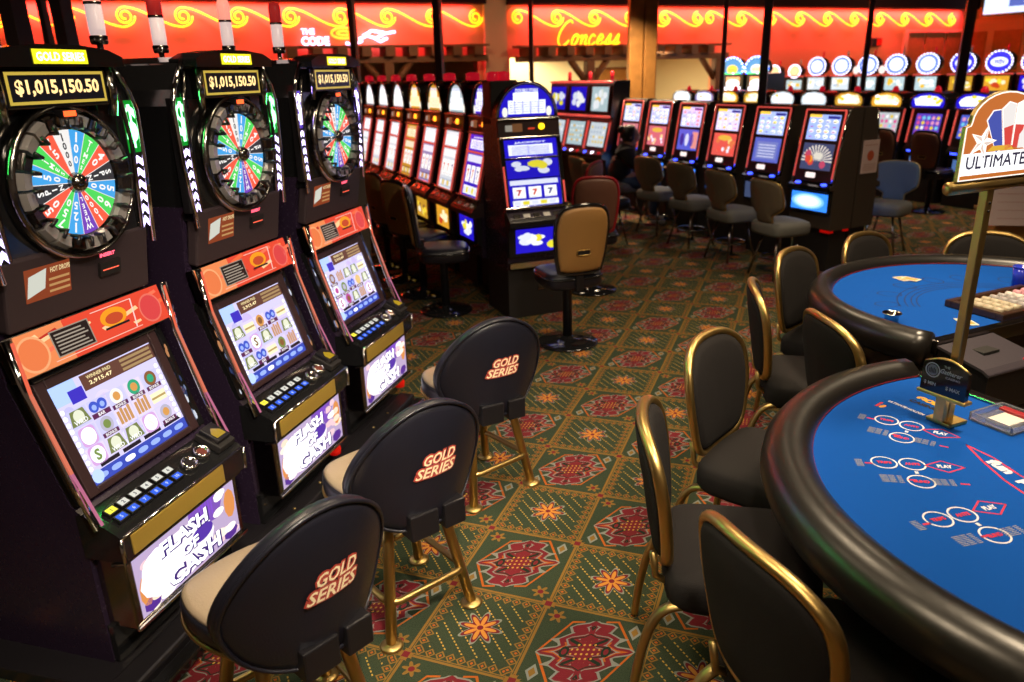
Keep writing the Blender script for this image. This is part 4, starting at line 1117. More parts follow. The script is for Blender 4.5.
for k, dd in enumerate([-12.36,-13.06]):
    p = rowpt(12.19, dd); A = thing('fan_sign_slot_machine', ['slot machine with a green-edged fan-shaped sign, right of the pair','slot machine with a green-edged fan-shaped sign, left of the pair'][k], 'slot machine', p, RBA, 'slot machines with green-edged fan signs')
    g = G(); g.prism([(.1,0),(.1,.8),(.05,.8),(.12,1.30),(.12,1.86),(.6,1.86),(.6,0)], 'x', -.29, .29, 'black_satin'); g.build('cabinet', A, .01)
    fan = [(-.27,1.87)]+[(-.33*cos(pi*q/12),1.93+.26*sin(pi*q/12)) for q in range(13)]+[(.27,1.87)]
    g = G(); g.prism(fan, 'y', .08, .2, 'black_satin'); f_ = g.build('fan_sign', A)
    g = G(); g.T = Matrix.Translation((0,.077,0)); g.poly([(x_*.9,1.88+(z_-1.88)*.9) for x_, z_ in fan][::-1], (.12,.45,.9)); g.disc(0,1.95,.16,(2.0,1.3,.1) if k else (1.9,1.7,1.2),-.0006,rz=.09); g.text('GOLD', 0, 1.95, .07, (1.8,.5,.1), -.001, bold=.05); g.build('sign_face', f_)
    g = G()
    for q in range(26):
        tt = q/26*len(fan); i0 = int(tt); fr_ = tt-i0; a_, b_ = fan[i0], fan[(i0+1) % len(fan)]
        g.lathe([(.002,-.02),(.02,-.015),(.022,0)], 'white_led' if q % 2 else 'blue_led', (a_[0]+(b_[0]-a_[0])*fr_,.08,a_[1]+(b_[1]-a_[1])*fr_), 6, axis='y', col=None)
    g.build('bulb', f_)
    g = G(); g.tube([(x_,.075,z_) for x_, z_ in fan], .012, 'neon_green', closed=True, n=5); g.build('green_tube', f_)
    g = G(); g.T = Matrix.Translation((0,.115,0)); g.rect(-.24,.24,1.36,1.60,(2.2,2.1,2.4)); g.rect(-.2,.2,1.62,1.80,(2.0,.7,.3)); g.disc(0,1.66,.2,(2.4,2.2,2.4),-.0006,rz=.09); g.build('top_glass', A)
# ------------------------------------------------------------------ seats
def gold_series_stool(x, y, seat_rot, leg_rot, label, group):
    A = thing('gold_legged_stool', label, 'stool', (x, y, 0), seat_rot, group)
    dr = leg_rot-seat_rot
    M = Matrix.Rotation(dr, 4, 'Z')
    for sx, sy in ((1,1),(1,-1),(-1,-1),(-1,1)):
        g = G(); g.T = M
        g.tube([(sx*.11,sy*.11,.49),(sx*.125,sy*.125,.40),(sx*.185,sy*.19,.012)], .021, 'gold_leg', n=12)
        lg = g.build('leg', A)
        g = G(); g.T = M; g.lathe([(.002,0),(.044,0),(.045,.006),(.038,.012),(.024,.018),(.002,.02)], 'gold_leg', (sx*.186,sy*.191,0), 16); g.build('foot', lg)
    g = G(); g.T = M
    ring = [(.158,-.12),(.158,.12),(.145,.158),(.12,.17),(-.12,.17),(-.145,.158),(-.158,.12),(-.158,-.12),(-.145,-.158),(-.12,-.17),(.12,-.17),(.145,-.158)]
    g.tube([(p[0]*1.08,p[1]*1.08,.17) for p in ring], .014, 'gold_leg', closed=True, n=10); g.build('foot_ring', A)
    g = G(); g.T = M; g.tube([(sx*.118*1.0,.118*sy,.43) for sx, sy in ((1,1),(-1,1),(-1,-1),(1,-1))], .011, 'gold_leg', closed=True, n=8); g.box(-.13,.13,-.13,.13,.455,.485,'black_satin'); g.build('swivel_plate', A)
    # seat: rounded front, z .50-.58
    o = smooth_closed([(-.17,.15),(-.23,-.05),(-.20,-.22),(-.08,-.27),(.08,-.27),(.20,-.22),(.23,-.05),(.17,.15),(.09,.19),(-.09,.19)], 5)
    g = G(); rr = []
    for s, z in ((.02,.485),(.9,.485),(.985,.495),(1.0,.515),(1.0,.55),(.985,.57)): rr.append([(p[0]*s,p[1]*s,z) for p in o])
    g.rings(rr, 'black_vinyl'); st = g.build('seat', A)
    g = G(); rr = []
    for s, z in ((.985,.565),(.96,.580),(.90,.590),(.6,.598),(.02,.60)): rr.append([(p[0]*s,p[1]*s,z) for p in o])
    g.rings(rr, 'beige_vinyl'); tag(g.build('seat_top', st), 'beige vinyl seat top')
    g = G(); g.tube([(p[0]*1.005,p[1]*1.005,.498) for p in o], .006, 'gold_trim', closed=True, n=6); g.build('piping', st)
    # back
    def warp(p): return Vector((p.x, p.y+.215+(p.z-.5)*.10-max(.5, 2.0-3.2*(p.z-.5))*p.x*p.x, p.z))
    o = smooth_closed([(-.13,.478),(-.22,.54),(-.268,.665),(-.245,.79),(-.17,.895),(-.06,.955),(.06,.955),(.17,.895),(.245,.79),(.268,.665),(.22,.54),(.13,.478),(0,.468)], 5)
    g = G(); g.warp = warp; g.pad(o, .075, 'black_vinyl'); bk = g.build('backrest', A)
    g = G(); g.warp = warp
    g.tube([(p[0]*.985,.030,.725+(p[1]-.725)*.985) for p in o], .0075, 'black_vinyl', closed=True, n=6); g.build('piping', bk)
    g = G(); g.warp = warp     # logo on the rear face
    for s, zc, hh, ww, xo in (('GOLD', .752, .042, .135, .012), ('SERIES', .705, .042, .170, -.004)):
        vs, fs, W, Hh = glyphs(s, .035, .35)
        X0 = .020
        for bd_, m_, off in ((.20, srgb('#b8483c'), .0425), (.0, srgb('#c8b08a'), .0434), (.035, srgb('#fff0c8'), .0442)):
            if bd_ == 0: continue
            vs2, fs2, W2, H2 = glyphs(s, bd_*.6, .35)
            pv = [(-(X0+xo+(px-W2/2)*ww/W), off, zc+(pz-H2/2)*hh/Hh) for px, pz in vs2]
            g.add(pv, fs2, 'print', m_)
    tag(g.build('logo', bk), 'cream and red GOLD SERIES lettering')
    # straps between seat and back
    g = G()
    g.box(-.135,-.045,.15,.268,.445,.545,'black_satin'); g.box(-.02,.095,.15,.268,.445,.545,'black_satin'); g.box(-.14,.10,.13,.20,.47,.50,'black_satin')
    g.build('back_bracket', A, .006)
    return A
GS = 'gold series stools at the wheel machines'
gold_series_stool(-1.335, 1.53, radians(248), radians(60), 'nearest black stool lettered GOLD SERIES, its legs cut by the bottom photo edge', GS)
gold_series_stool(-1.33, 2.25, radians(238), radians(60), 'middle black stool lettered GOLD SERIES, with all its gold legs on view', GS)
gold_series_stool(-1.405, 3.22, radians(228), radians(60), 'farthest black stool lettered GOLD SERIES, at the purple-lit wheel machine', GS)

def pedestal_stool(x, y, rot, label, group, backm='tan_vinyl', rim='black_gloss'):
    A = thing('pedestal_stool', label, 'stool', (x, y, 0), rot, group)
    g = G(); g.lathe([(.002,0),(.235,0),(.24,.008),(.23,.018),(.12,.026),(.05,.04),(.04,.06),(.002,.06)], 'black_gloss', n=36); g.build('base', A)
    g = G(); g.lathe([(.036,.05),(.036,.46),(.06,.48),(.002,.48)], 'black_satin', n=16); g.build('pole', A)
    G.POST = Matrix.Translation((0,0,-.04))
    o = smooth_closed([(-.21,.16),(-.225,-.02),(-.19,-.19),(-.07,-.225),(.07,-.225),(.19,-.19),(.225,-.02),(.21,.16),(.1,.205),(-.1,.205)], 4)
    g = G(); rr = [[(p[0]*s,p[1]*s,z) for p in o] for s, z in ((.02,.52),(.92,.52),(1.0,.54),(1.0,.60),(.97,.625),(.85,.638),(.5,.645),(.02,.646))]
    g.rings(rr, 'black_vinyl'); st = g.build('seat', A)
    g = G(); g.tube([(p[0]*1.005,p[1]*1.005,.60) for p in o], .008, 'black_gloss', closed=True, n=6); g.build('piping', st)
    def warp(p): return Vector((p.x, p.y+.215+(p.z-.6)*.14-.5*p.x*p.x, .655+(p.z-.655)*1.10))
    o = smooth_closed([(-.13,.655),(-.175,.70),(-.20,.85),(-.205,.98),(-.17,1.075),(-.08,1.105),(.08,1.105),(.17,1.075),(.205,.98),(.20,.85),(.175,.70),(.13,.655)], 4)
    g = G(); g.warp = warp; g.pad(o, .055, 'black_vinyl'); bk = g.build('backrest', A)
    g = G(); g.warp = warp; cz = .88
    rr = [[(p[0]*s, .012+h, cz+(p[1]-cz)*s) for p in o] for s, h in ((.95,.0),(.94,.018),(.86,.028),(.5,.034),(.02,.035))]
    g.rings(rr, backm); tag(g.build('rear_pad', bk), 'tan rear pad' if backm == 'tan_vinyl' else 'brown rear pad')
    g = G(); g.warp = warp; g.tube([(p[0],.012,p[1]) for p in o], .014, rim, closed=True, n=8); g.build('rim', bk)
    g = G(); g.warp = warp; s_ = rrect(.105,.034,.012,3,0,.80); g.prism(s_, 'y', .035, .052, 'black_matte'); g.tube([(p[0],.052,p[1]) for p in s_], .004, 'brass', closed=True, n=5); g.build('hand_slot', bk)
    g = G(); g.box(-.03,.03,.16,.235,.515,.70,'black_satin'); g.build('back_bracket', A, .006)
    G.POST = None
    return A
GP = 'black pedestal stools with padded rear'
pedestal_stool(-1.57, 5.43, radians(220), 'tan-backed pedestal stool in front of the blue and white corner slot machine', GP)
mbf = face_rot(-Nn.x, -Nn.y)
for k, lab in enumerate(['black-seated pedestal stool nearest along the diagonal row, edge-on tan back','pedestal stool second along the diagonal row, tan back partly behind the first stool','pedestal stool third along the diagonal row, just right of the farthest wheel machine','pedestal stool fourth along the diagonal row, almost hidden by the farthest wheel machine']):
    p = Vector((mbx,mby,0))-D*(.652*k-.30)+Nn*(.36)
    pedestal_stool(p.x, p.y, mbf+[-.30,.35,.2,0][k], lab, GP)
pedestal_stool(-1.763, 6.95, radians(200), 'dark brown-backed pedestal stool behind the tan-backed one, its round base glowing red', GP, 'brown_vinyl', 'red_edge')
pedestal_stool(-2.25, 7.92, radians(262), 'dark pedestal stool seen edge-on right beside the corner slot machine', GP, 'brown_vinyl', 'red_edge')

def fabric_stool(x, y, rot, label, group, fab='taupe_fabric', seatm='grey_fabric', back=True):
    A = thing('fabric_stool', label, 'stool', (x, y, 0), rot, group)
    for sx, sy in ((1,1),(1,-1),(-1,-1),(-1,1)):
        g = G(); g.tube([(sx*.10,sy*.10,.45),(sx*.19,sy*.19,.01)], .013, 'dark_chrome', n=8); g.build('leg', A)
    g = G(); g.tube([(.165*cos(2*pi*k/20),.165*sin(2*pi*k/20),.20) for k in range(20)], .009, 'dark_chrome', closed=True, n=6); g.build('foot_ring', A)
    G.POST = Matrix.Translation((0,0,-.11))
    o = smooth_closed([(-.21,.17),(-.23,-.03),(-.20,-.20),(-.08,-.235),(.08,-.235),(.20,-.20),(.23,-.03),(.21,.17),(.1,.215),(-.1,.215)], 4)
    g = G(); rr = [[(p[0]*s,p[1]*s,z) for p in o] for s, z in ((.02,.55),(.95,.55),(1.0,.575),(1.0,.635),(.96,.665),(.8,.682),(.4,.69),(.02,.69))]
    g.rings(rr, seatm); g.build('seat', A)
    if not back:
        G.POST = None; return A
    G.POST = Matrix.Translation((0,0,.01)) @ Matrix.Diagonal((.95,.95,.84,1))
    def warp(p): return Vector((p.x, p.y+.20+(p.z-.66)*.16-.9*p.x*p.x, p.z))
    o = smooth_closed([(-.10,.66),(-.115,.74),(-.19,.80),(-.245,.86),(-.25,.98),(-.225,1.10),(-.15,1.145),(0,1.155),(.15,1.145),(.225,1.10),(.25,.98),(.245,.86),(.19,.80),(.115,.74),(.10,.66)], 4)
    g = G(); g.warp = warp; g.pad(o, .055, fab); bk = g.build('backrest', A)
    g = G(); g.warp = warp; g.tube([(p[0]*1.01,.004,p[1]) for p in o], .009, 'gold_trim', closed=True, n=6); tag(g.build('piping', bk), 'gold piping')
    G.POST = None
    return A
GF = 'grey fabric stools at the right bank'
rf = face_rot(-RN.x, -RN.y)
for k, lab in enumerate(['grey-beige fabric stool nearest along the right bank, in front of the fruit-burst slot machine','grey-beige fabric stool second along the right bank','grey-beige fabric stool third along the right bank','grey-beige fabric stool right beside the seated person, to the right']):
    p = RBP[k]+RN*.44+RD*.05
    fabric_stool(p.x, p.y, rf+[-.12,-.05,.0,.1][k], lab, GF)
PS = RBP[4]+RN*.50
fabric_stool(PS.x, PS.y, rf, 'grey fabric stool under the seated person in dark clothes', GF, back=False)
p = RB0-RN*(.645+.62)-RD*.05
fabric_stool(p.x, p.y, face_rot(RN.x, RN.y)+.35, 'blue-lit grey fabric stool behind the dark side of the right bank', None, 'blue_fabric')
for k, lab in enumerate(['round-backed brown stool in front of the blue marquee slot with a purple reel screen','round-backed brown stool half behind the dark end of the right bank']):
    p = rowpt(10.69, [-6.80,-7.47][k])+RN*.50
    pedestal_stool(p.x, p.y, rf+.05, lab, 'round-backed brown stools', 'brown_vinyl', 'black_satin')
for k, (x, y, lab) in enumerate([(-2.49,9.75,'dark taupe stool back in front of the double-screen slots, the rear one of two'),(-2.12,9.03,'dark taupe stool back in front of the double-screen slots, the front one nearer the person')]):
    fabric_stool(x, y, rf-.1, lab, 'taupe stools at the double-screen slots', 'taupe_fabric', 'black_vinyl')

# ------------------------------------------------------------------ gold-rimmed chairs
def gold_chair_proto():
    A = thing('gold_rimmed_chair', 'x', 'chair')
    o = smooth_closed([(-.235,.18),(-.25,-.02),(-.235,-.21),(-.12,-.265),(.12,-.265),(.235,-.21),(.25,-.02),(.235,.18),(.12,.225),(-.12,.225)], 4)
    g = G(); rr = [[(p[0]*s,p[1]*s,z) for p in o] for s, z in ((.02,.40),(.95,.40),(.99,.42),(1.0,.46),(.985,.495),(.93,.513),(.75,.525),(.4,.532),(.02,.533))]
    g.rings(rr, 'black_fabric'); g.build('seat', A)
    def warp(p): return Vector((p.x, p.y+.235+(p.z-.5)*.16-.75*p.x*p.x, p.z))
    o = smooth_closed([(-.10,.515),(-.185,.56),(-.225,.68),(-.238,.80),(-.215,.90),(-.13,.955),(0,.968),(.13,.955),(.215,.90),(.238,.80),(.225,.68),(.185,.56),(.10,.515)], 5)
    g = G(); g.warp = warp; g.pad(o, .062, 'black_fabric', prof=[(0.02,-.6),(0.5,-.58),(0.82,-.52),(0.93,-.36),(.97,-.12),(.97,.2),(.93,.34),(.86,.42),(.5,.46),(0.02,.46)]); bk = g.build('backrest', A)
    g = G(); g.warp = warp; g.tube([(p[0]*1.01,.0,.74+(p[1]-.74)*1.01) for p in o], .0155, 'gold_trim', closed=True, n=12, flat=(1.0,1.25)); tag(g.build('gold_rim', A), 'bright gold metal rim')
    for s in (-1,1):
        path = smooth_open([(s*.19,-.02,.405),(s*.205,.14,.41),(s*.215,.225,.385),(s*.222,.27,.30),(s*.228,.30,.15),(s*.232,.315,.014)], 5)
        g = G(); g.tube(path, .015, 'gold_leg', n=10, flat=(1,1.4)); g.build('rear_leg', A)
        path = smooth_open([(s*.19,-.12,.405),(s*.20,-.20,.39),(s*.21,-.235,.30),(s*.215,-.25,.15),(s*.22,-.26,.014)], 5)
        g = G(); g.tube(path, .015, 'gold_leg', n=10); g.build('front_leg', A)
        g = G(); g.tube([(s*.14,.17,.42),(s*.15,.25,.47),(s*.155,.262,.56)], .012, 'gold_leg', n=8); g.build('back_bracket', A)
    g = G(); g.box(-.20,.20,-.20,.18,.385,.405,'black_satin'); g.build('seat_pan', A)
    return A
def chair_at(src, x, y, fx, fy, label, group, first):
    c = src if first else copy_tree(src)
    c.location = (x, y, 0); c.rotation_euler = (0,0,face_rot(fx, fy)); c['label'] = label; c['group'] = group
GCH = 'gold-rimmed black chairs round the card tables'
proto = gold_chair_proto()
CH = [  # back-top point, facing
 (-.285, 3.03, .94, -.35, 'gold-rimmed black chair with full rounded back, beside the near table where its rail glows red'),
 (-.385, 2.22, .985, .17, 'gold-rimmed black chair seen edge-on at the left of the near table, gold legs showing below'),
 (-.025, 1.58, .75, .66, 'nearest gold-rimmed black chair, back turned, cut by the bottom photo edge'),
 (-.155, 3.90, .985, .12, 'gold-rimmed black chair seen edge-on at the left of the far table'),
 (.005, 4.72, .90, -.43, 'gold-rimmed black chair with narrow upright back at the left end of far table'),
 (.165, 3.41, .90, .44, 'gold-rimmed chair with a reddish-dark back between the two card tables'),
 (.425, 5.29, .80, -.60, 'gold-rimmed black chair top showing behind the left half of the far table'),
 (1.175, 5.50, -.02, -1.0, 'gold-rimmed black chair top showing behind the sign pole at the far table'),
]
for i, (bx, by, fx, fy, lab) in enumerate(CH):
    l = sqrt(fx*fx+fy*fy); fx /= l; fy /= l
    chair_at(proto, bx+fx*.30, by+fy*.30, fx, fy, lab, GCH, i == 0)

# ------------------------------------------------------------------ card tables
def felt_text(g, s, x, y, h, col, z, rot, w=None, bold=.02):
    vs, fs, W, Hh = glyphs(s, bold, 0.0); k = h/Hh; kx = k if w is None else w/W
    c, s_ = cos(rot), sin(rot); pv = []
    for px, py in vs:
        a, b = (px-W/2)*kx, (py-Hh/2)*k; pv.append((x+a*c-b*s_, y+a*s_+b*c, z))
    g.add(pv, fs, 'felt_print', col)
def fring(g, x, y, r0, r1, col, z, e=1.0, rot=0.0, n=28):
    vs = []
    for r in (r0, r1):
        for k in range(n):
            a = 2*pi*k/n; px, py = r*cos(a), r*e*sin(a); vs.append((x+px*cos(rot)-py*sin(rot), y+px*sin(rot)+py*cos(rot), z))
    g.add(vs, [(k,k+n,(k+1)%n+n,(k+1)%n) for k in range(n)], 'felt_print', col)
def fpoly(g, pts, col, z, m='felt_print'):
    g.add([(p[0],p[1],z) for p in pts], [tuple(range(len(pts)))], m, col)
def fline(g, pts, w, col, z, closed=False):
    P = [Vector((p[0],p[1],0)) for p in pts]
    n = len(P)
    for i in range(n if closed else n-1):
        a, b = P[i], P[(i+1) % n]; d_ = (b-a); 
        if d_.length < 1e-6: continue
        d_.normalize(); s_ = Vector((-d_.y,d_.x,0))*w/2; a = a-d_*w*.3; b = b+d_*w*.3
        g.add([(a.x-s_.x,a.y-s_.y,z),(b.x-s_.x,b.y-s_.y,z),(b.x+s_.x,b.y+s_.y,z),(a.x+s_.x,a.y+s_.y,z)], [(0,1,2,3)], 'felt_print', col)
def card_table(cx, cy, R, axis, chord, label, rw=1.0):
    """players sit round the arc, the dealer's straight edge faces along `axis`; local x = axis"""
    A = thing('card_table', label, 'card table', (cx, cy, 0), axis, None)
    ph = math.acos(chord/R)
    N = 56; arc = [ph+(2*pi-2*ph)*k/N for k in range(N+1)]
    g = G(); top = [((R+.03)*cos(a),(R+.03)*sin(a)) for a in arc]
    g.prism(top, 'z', .80, .846, 'felt'); g.build('felt_top', A)
    # padded rail: profile swept along the arc
    prof = [(-.005,.835),(.0,.852),(.012,.872),(.045,.892),(.085,.893),(.125,.875),(.150,.842),(.155,.805),(.140,.765),(.10,.745),(.03,.745),(.0,.77)]
    g = G(); g.rings([[((R+r*rw)*cos(a),(R+r*rw)*sin(a),z) for r, z in prof] for a in arc], 'rail_leather'); rl_ = g.build('padded_rail', A)
    g = G(); g.tube([((R+.002)*cos(a),(R+.002)*sin(a),.850) for a in arc], .0035, 'red_edge', n=6); tag(g.build('red_piping', rl_), 'red piping')
    g = G(); x0 = chord; y0 = sqrt(R*R-chord*chord)
    g.box(x0-.01,x0+.035,-y0-.03,y0+.03,.79,.858,'dark_chrome'); g.build('dealer_edge', A, .005)
    g = G(); g.prism([((R-.02)*cos(a),(R-.02)*sin(a)) for a in arc], 'z', .66, .80, 'dark_wood'); g.build('apron', A)
    g = G(); g.prism([(-.42+.30*cos(2*pi*k/24),.42*sin(2*pi*k/24)) for k in range(24)], 'z', .05, .66, 'dark_wood', smooth=True); g.prism([(-.42+.36*cos(2*pi*k/24),.50*sin(2*pi*k/24)) for k in range(24)], 'z', .0, .05, 'black_satin'); g.build('pedestal', A)
    return A
TA = card_table(1.051, 2.358, .926, pi/4, .16, 'near blue card table with printed betting circles and a thick black padded rail')
TB = card_table(1.06, 4.302, .824, -pi/4, .20, 'far blue card table with a wooden chip tray and dark printed arcs', .80)

# prints on the near felt (table coordinates: x toward the dealer, y along the dealer edge)
WHT = srgb('#dfe4ee'); RDF = srgb('#c8304a'); DKB = srgb('#0a2350')
def RZ(p, a): return (p[0]*cos(a)-p[1]*sin(a), p[0]*sin(a)+p[1]*cos(a))
g = G(); z = .8466; z2 = .8470
spots = [([(-.272,.699),(-.238,.629),(-.339,.584)],(-.203,.547),0), ([(-.526,.494),(-.461,.447),(-.527,.363)],(-.39,.392),0), ([(-.66,.208),(-.583,.194),(-.598,.093)],(-.488,.184),0)]
for q in range(1, 4):
    a = radians(25)*q; c0 = spots[2]
    spots.append(([RZ(p, a) for p in [(-.66,.208),(-.583,.194),(-.598,.093)]], RZ((-.488,.184), a), 0))
for cs, dm, _ in spots:
    mx_ = sum(p[0] for p in cs)/3; my_ = sum(p[1] for p in cs)/3; th = atan2(my_, mx_); rt = th-radians(175)
    tx, ty = cos(rt), sin(rt); ix, iy = -sin(rt), cos(rt)
    for p, w_ in zip(cs, ('TRIPS','ANTE','BLIND')):
        fring(g, p[0], p[1], .0335, .0385, WHT, z)
        felt_text(g, w_, p[0], p[1], .015, RDF, z2, rt, w=.044, bold=.05)
    e1, e2 = cs[1], cs[2]; felt_text(g, '=', (e1[0]+e2[0])/2, (e1[1]+e2[1])/2, .010, WHT, z2, rt+pi/2, w=.014, bold=.08)
    dp = [(dm[0]+tx*u+ix*v, dm[1]+ty*u+iy*v) for u, v in ((-.055,0),(0,.036),(.055,0),(0,-.036))]
    fline(g, dp, .005, RDF, z, True); felt_text(g, 'PLAY', dm[0], dm[1], .020, WHT, z2, rt, w=.042, bold=.05)
    # small pay tables, one thin row per line
    for bx, by, rows, cols in ((-.135,.045,7,1),(-.085,-.045,7,3),(.055,-.050,6,3)):
        for r in range(rows):
            v = by-.0065*r
            for c_ in range(cols):
                u0 = bx+.024*c_; u1 = u0+.020-(.004*((r*3+c_) % 3))
                fline(g, [(mx_+tx*u+ix*v, my_+ty*u+iy*v) for u in (u0,u1)], .0026, tuple(q*.42 for q in WHT), z)
        u0 = bx+.024*cols+.004
        fline(g, [(mx_+tx*u+ix*(by-.02), my_+ty*u+iy*(by-.02)) for u in (u0,u0+.020)], .008, RDF, z)
ban_o = [(-.205,.455),(-.262,.36),(-.312,.26),(-.340,.17),(-.352,.06),(-.352,-.06),(-.340,-.17),(-.312,-.26),(-.262,-.36),(-.205,-.455)]
ban_i = [(-.212,-.36),(-.245,-.26),(-.268,-.15),(-.276,0),(-.268,.15),(-.245,.26),(-.212,.36)]
fline(g, ban_o+ban_i, .007, RDF, z, True)
for ch, yy, w_ in (('fun', .315, .085), ('poker', .165, .15), ('fun', -.165, .085), ('poker', -.31, .13)):
    xx = -.30+.25*yy*yy*2; rt = pi/2+atan2(yy, -.55)*0+(-pi)
    felt_text(g, ch, xx+.005, yy, .042, WHT, z2, -pi/2-yy*.75, w=w_, bold=.06)
felt_text(g, 'GOLD', -.012, .725, .034, srgb('#e8b23a'), z2, -1.54, w=.12, bold=.08)
felt_text(g, 'CASINO', -.056, .723, .024, (.01,.01,.02), z2, -1.54, w=.115, bold=.06)
felt_text(g, 'ULTIMATE HOLDEM', -.130, .738, .015, WHT, z2, -1.54, w=.14, bold=.03)
fring(g, -.19, .786, .0, .016, srgb('#d89a3a'), z, .5)
fline(g, [(-.205,.80),(-.165,.81)], .01, RDF, z)
g.build('felt_print', TA)
# prints on the far felt
g = G(); dk = srgb('#0d2f6e')
for r in (.40,.425,.455,.49):
    P0 = [(.06+r*cos(a), -.10+r*sin(a)) for a in [radians(125+110*k/20) for k in range(21)]]
    fline(g, P0, .006, dk, z)
for p in [(-.279,-.529),(-.404,-.365),(-.472,-.166),(-.472,.059),(-.437,.228),(-.281,.407),(-.1,.54)]:
    fring(g, p[0], p[1], .055, .062, dk, z, .75, atan2(p[1], p[0]))
g.build('felt_print', TB)

def tab(T, p, z_=.0):
    a = T.rotation_euler[2]; return (T.location.x+p[0]*cos(a)-p[1]*sin(a), T.location.y+p[0]*sin(a)+p[1]*cos(a), z_)
# sign on its pole, standing on the near table
bx, by, _ = tab(TA, (-.107,.60))
A = thing('table_sign', 'arched lit sign reading ULTIMATE on a brass pole rising from the near card table', 'sign', (bx, by, .8475), pi/4)
KS = 1.35
g = G(); g.box(-.045,.045,-.045,.045,0,.012,'brass'); g.build('foot_plate', A, .003)
g = G(); g.box(-.0145,.0145,-.0145,.0145,.012,.80,'brass'); pl = g.build('pole', A, .003)
g = G(); [g.lathe([(.001,0),(.004,0),(.004,.003),(.001,.003)], 'black_matte', (0,-.0175,zz), 8, axis='y') for zz in (.715,.74)]; g.build('screw_hole', pl)
so = [(-.170,.815),(.170,.815),(.170,.972),(.152,.975),(.148,.985)]
so += [(.148*cos(pi*k/14), .985+.083*sin(pi*k/14)) for k in range(1,14)]+[(-.148,.985),(-.152,.975),(-.170,.972)]
g = G(); g.prism(so, 'y', -.016, -.006, 'gold_trim'); bd = g.build('sign_body', A, .003)
g = G(); g.lathe([(.002,-.182),(.020,-.180),(.020,.180),(.002,.182)], 'brass', (0,0,.795), 14, axis='x'); tag(g.build('bottom_rail', A), 'round brass rail')
g = G(); T_ = Matrix.Translation((0,-.0168,0)); g.T = T_
def inset(o, k): return [(x_*k, .93+(z_-.93)*k) for x_, z_ in o]
g.poly(inset(so,.985), srgb('#f6efe2', 1.1*KS)); g.poly(inset(so,.955), srgb('#b5642c', .95*KS), -.0005)
g.rect(-.162,.162,.832,.895, srgb('#ffffff', 1.5), -.001); g.rect(-.162,.162,.822,.832, srgb('#c8702c', 1.0), -.001)
[g.text('ULTIMATE', -.010+dx_, .868+dz_, .036, srgb('#3a3550', .8), -.0016-.0001*i_, w=.268, bold=0.0) for i_, (dx_, dz_) in enumerate(((-.0012,0),(.0012,0),(0,.0012),(0,-.0012)))]
fan_c = (.055, .78)
cols = ['#3f4c9e','#dcd6d2','#e9e4de','#dcd6d2','#b98a6a']
def fp(r, a): return (fan_c[0]+r*cos(a), fan_c[1]+r*sin(a))
for i in range(5):
    a0 = radians(124-i*15.5); a1 = radians(124-(i+1)*15.5+.5)
    rt_ = min(.262, (1.045-fan_c[1])/max(.5, sin((a0+a1)/2)))
    pts = [fp(.130,a0),fp(.130,a1),fp(rt_-.012,a1),fp(rt_,(a0+a1)/2),fp(rt_-.012,a0)]
    if max(p[0] for p in pts) > .15: pts = [(min(p[0],.15),p[1]) for p in pts]
    g.poly(pts, srgb('#fff6ee', 1.4), -.001)
    mxp = sum(q[0] for q in pts)/5; mzp = sum(q[1] for q in pts)/5
    g.poly([(mxp+(q[0]-mxp)*.90, mzp+(q[1]-mzp)*.95) for q in pts], srgb(cols[i], .95*KS), -.0015)
    if i in (1,2):
        g.poly([fp(.124,a0-.025),fp(.124,a1+.025),fp(.190,a1+.02),fp(.190,a0-.02)], srgb('#c8403a', .95*KS), -.002)
star = []
for k in range(10):
    r = (.062 if k % 2 == 0 else .024); a = radians(75)+k*pi/5; star.append((-.088+r*cos(a), .925+r*sin(a)*.8))
g.poly(star, srgb('#fff4e8', 1.8), -.0022)
for k in range(5):
    a = radians(75)+k*2*pi/5; g.poly([(-.088,.925),(-.088+.022*cos(a-.6),.925+.018*sin(a-.6)),(-.088+.054*cos(a),.925+.043*sin(a))], srgb('#d9c4b8', 1.2), -.0026)
g.poly([(.075,.90),(.14,.90),(.14,.965),(.10,.965),(.075,.94)], srgb('#efe9e6', 1.1), -.0022)
g.poly([(-.06,.897),(.06,.897),(.04,.912),(-.04,.912)], srgb('#e8b43a', 1.0), -.002)
g.build('sign_face', bd)
# limits plaque, clipped on the pole
px_, py_, _ = tab(TA, (-.125,.60))
A = thing('limits_plaque', 'small black arched plaque with MIN and MAX limits at the foot of the sign pole', 'plaque', (bx-.020, by-.024, .8475+.025), -pi/4+.05)
g = G(); g.box(-.018,.018,-.022,.0,-.0120,.075,'brass'); g.build('bracket', A, .003)
g = G(); g.box(-.085,.085,-.03,.012,.072,.084,'brass'); g.build('shelf', A, .003)
po = [(-.078,.084),(.078,.084),(.078,.180)]+[(.078-.156*k/10, .180+.026*sin(pi*k/10)) for k in range(1,10)]+[(-.078,.180)]
g = G(); g.prism(po, 'y', -.024, -.004, 'black_gloss'); pb = g.build('plate', A, .003)
g = G(); g.tube([(p[0],-.014,p[1]) for p in po[2:]], .004, 'gold_trim', n=6); g.build('gold_edge', pb)
g = G(); g.T = Matrix.Translation((0,-.0246,0)); c_ = srgb('#9a9ea6')
g.ring2(-.042,.160,.022,.026,c_,0,'print'); g.disc(-.042,.160,.019,srgb('#6e737a'),0,'print')
for k in range(5): g.rect(-.054+k*.005,-.051+k*.005,.150,.165+.004*(k%2),(.01,.01,.01),-.0004,'print')
g.text('THE', .005, .183, .008, c_, 0, 'print', bold=.02); g.text('Gatherer', .022, .166, .016, c_, 0, 'print', w=.075, bold=.02, shear=.3); g.text('CASINO', .03, .148, .008, c_, 0, 'print', w=.05)
g.text('$ MIN', -.045, .112, .014, c_, 0, 'print', bold=.03); g.text('$ MAX', .035, .112, .014, c_, 0, 'print', bold=.03)
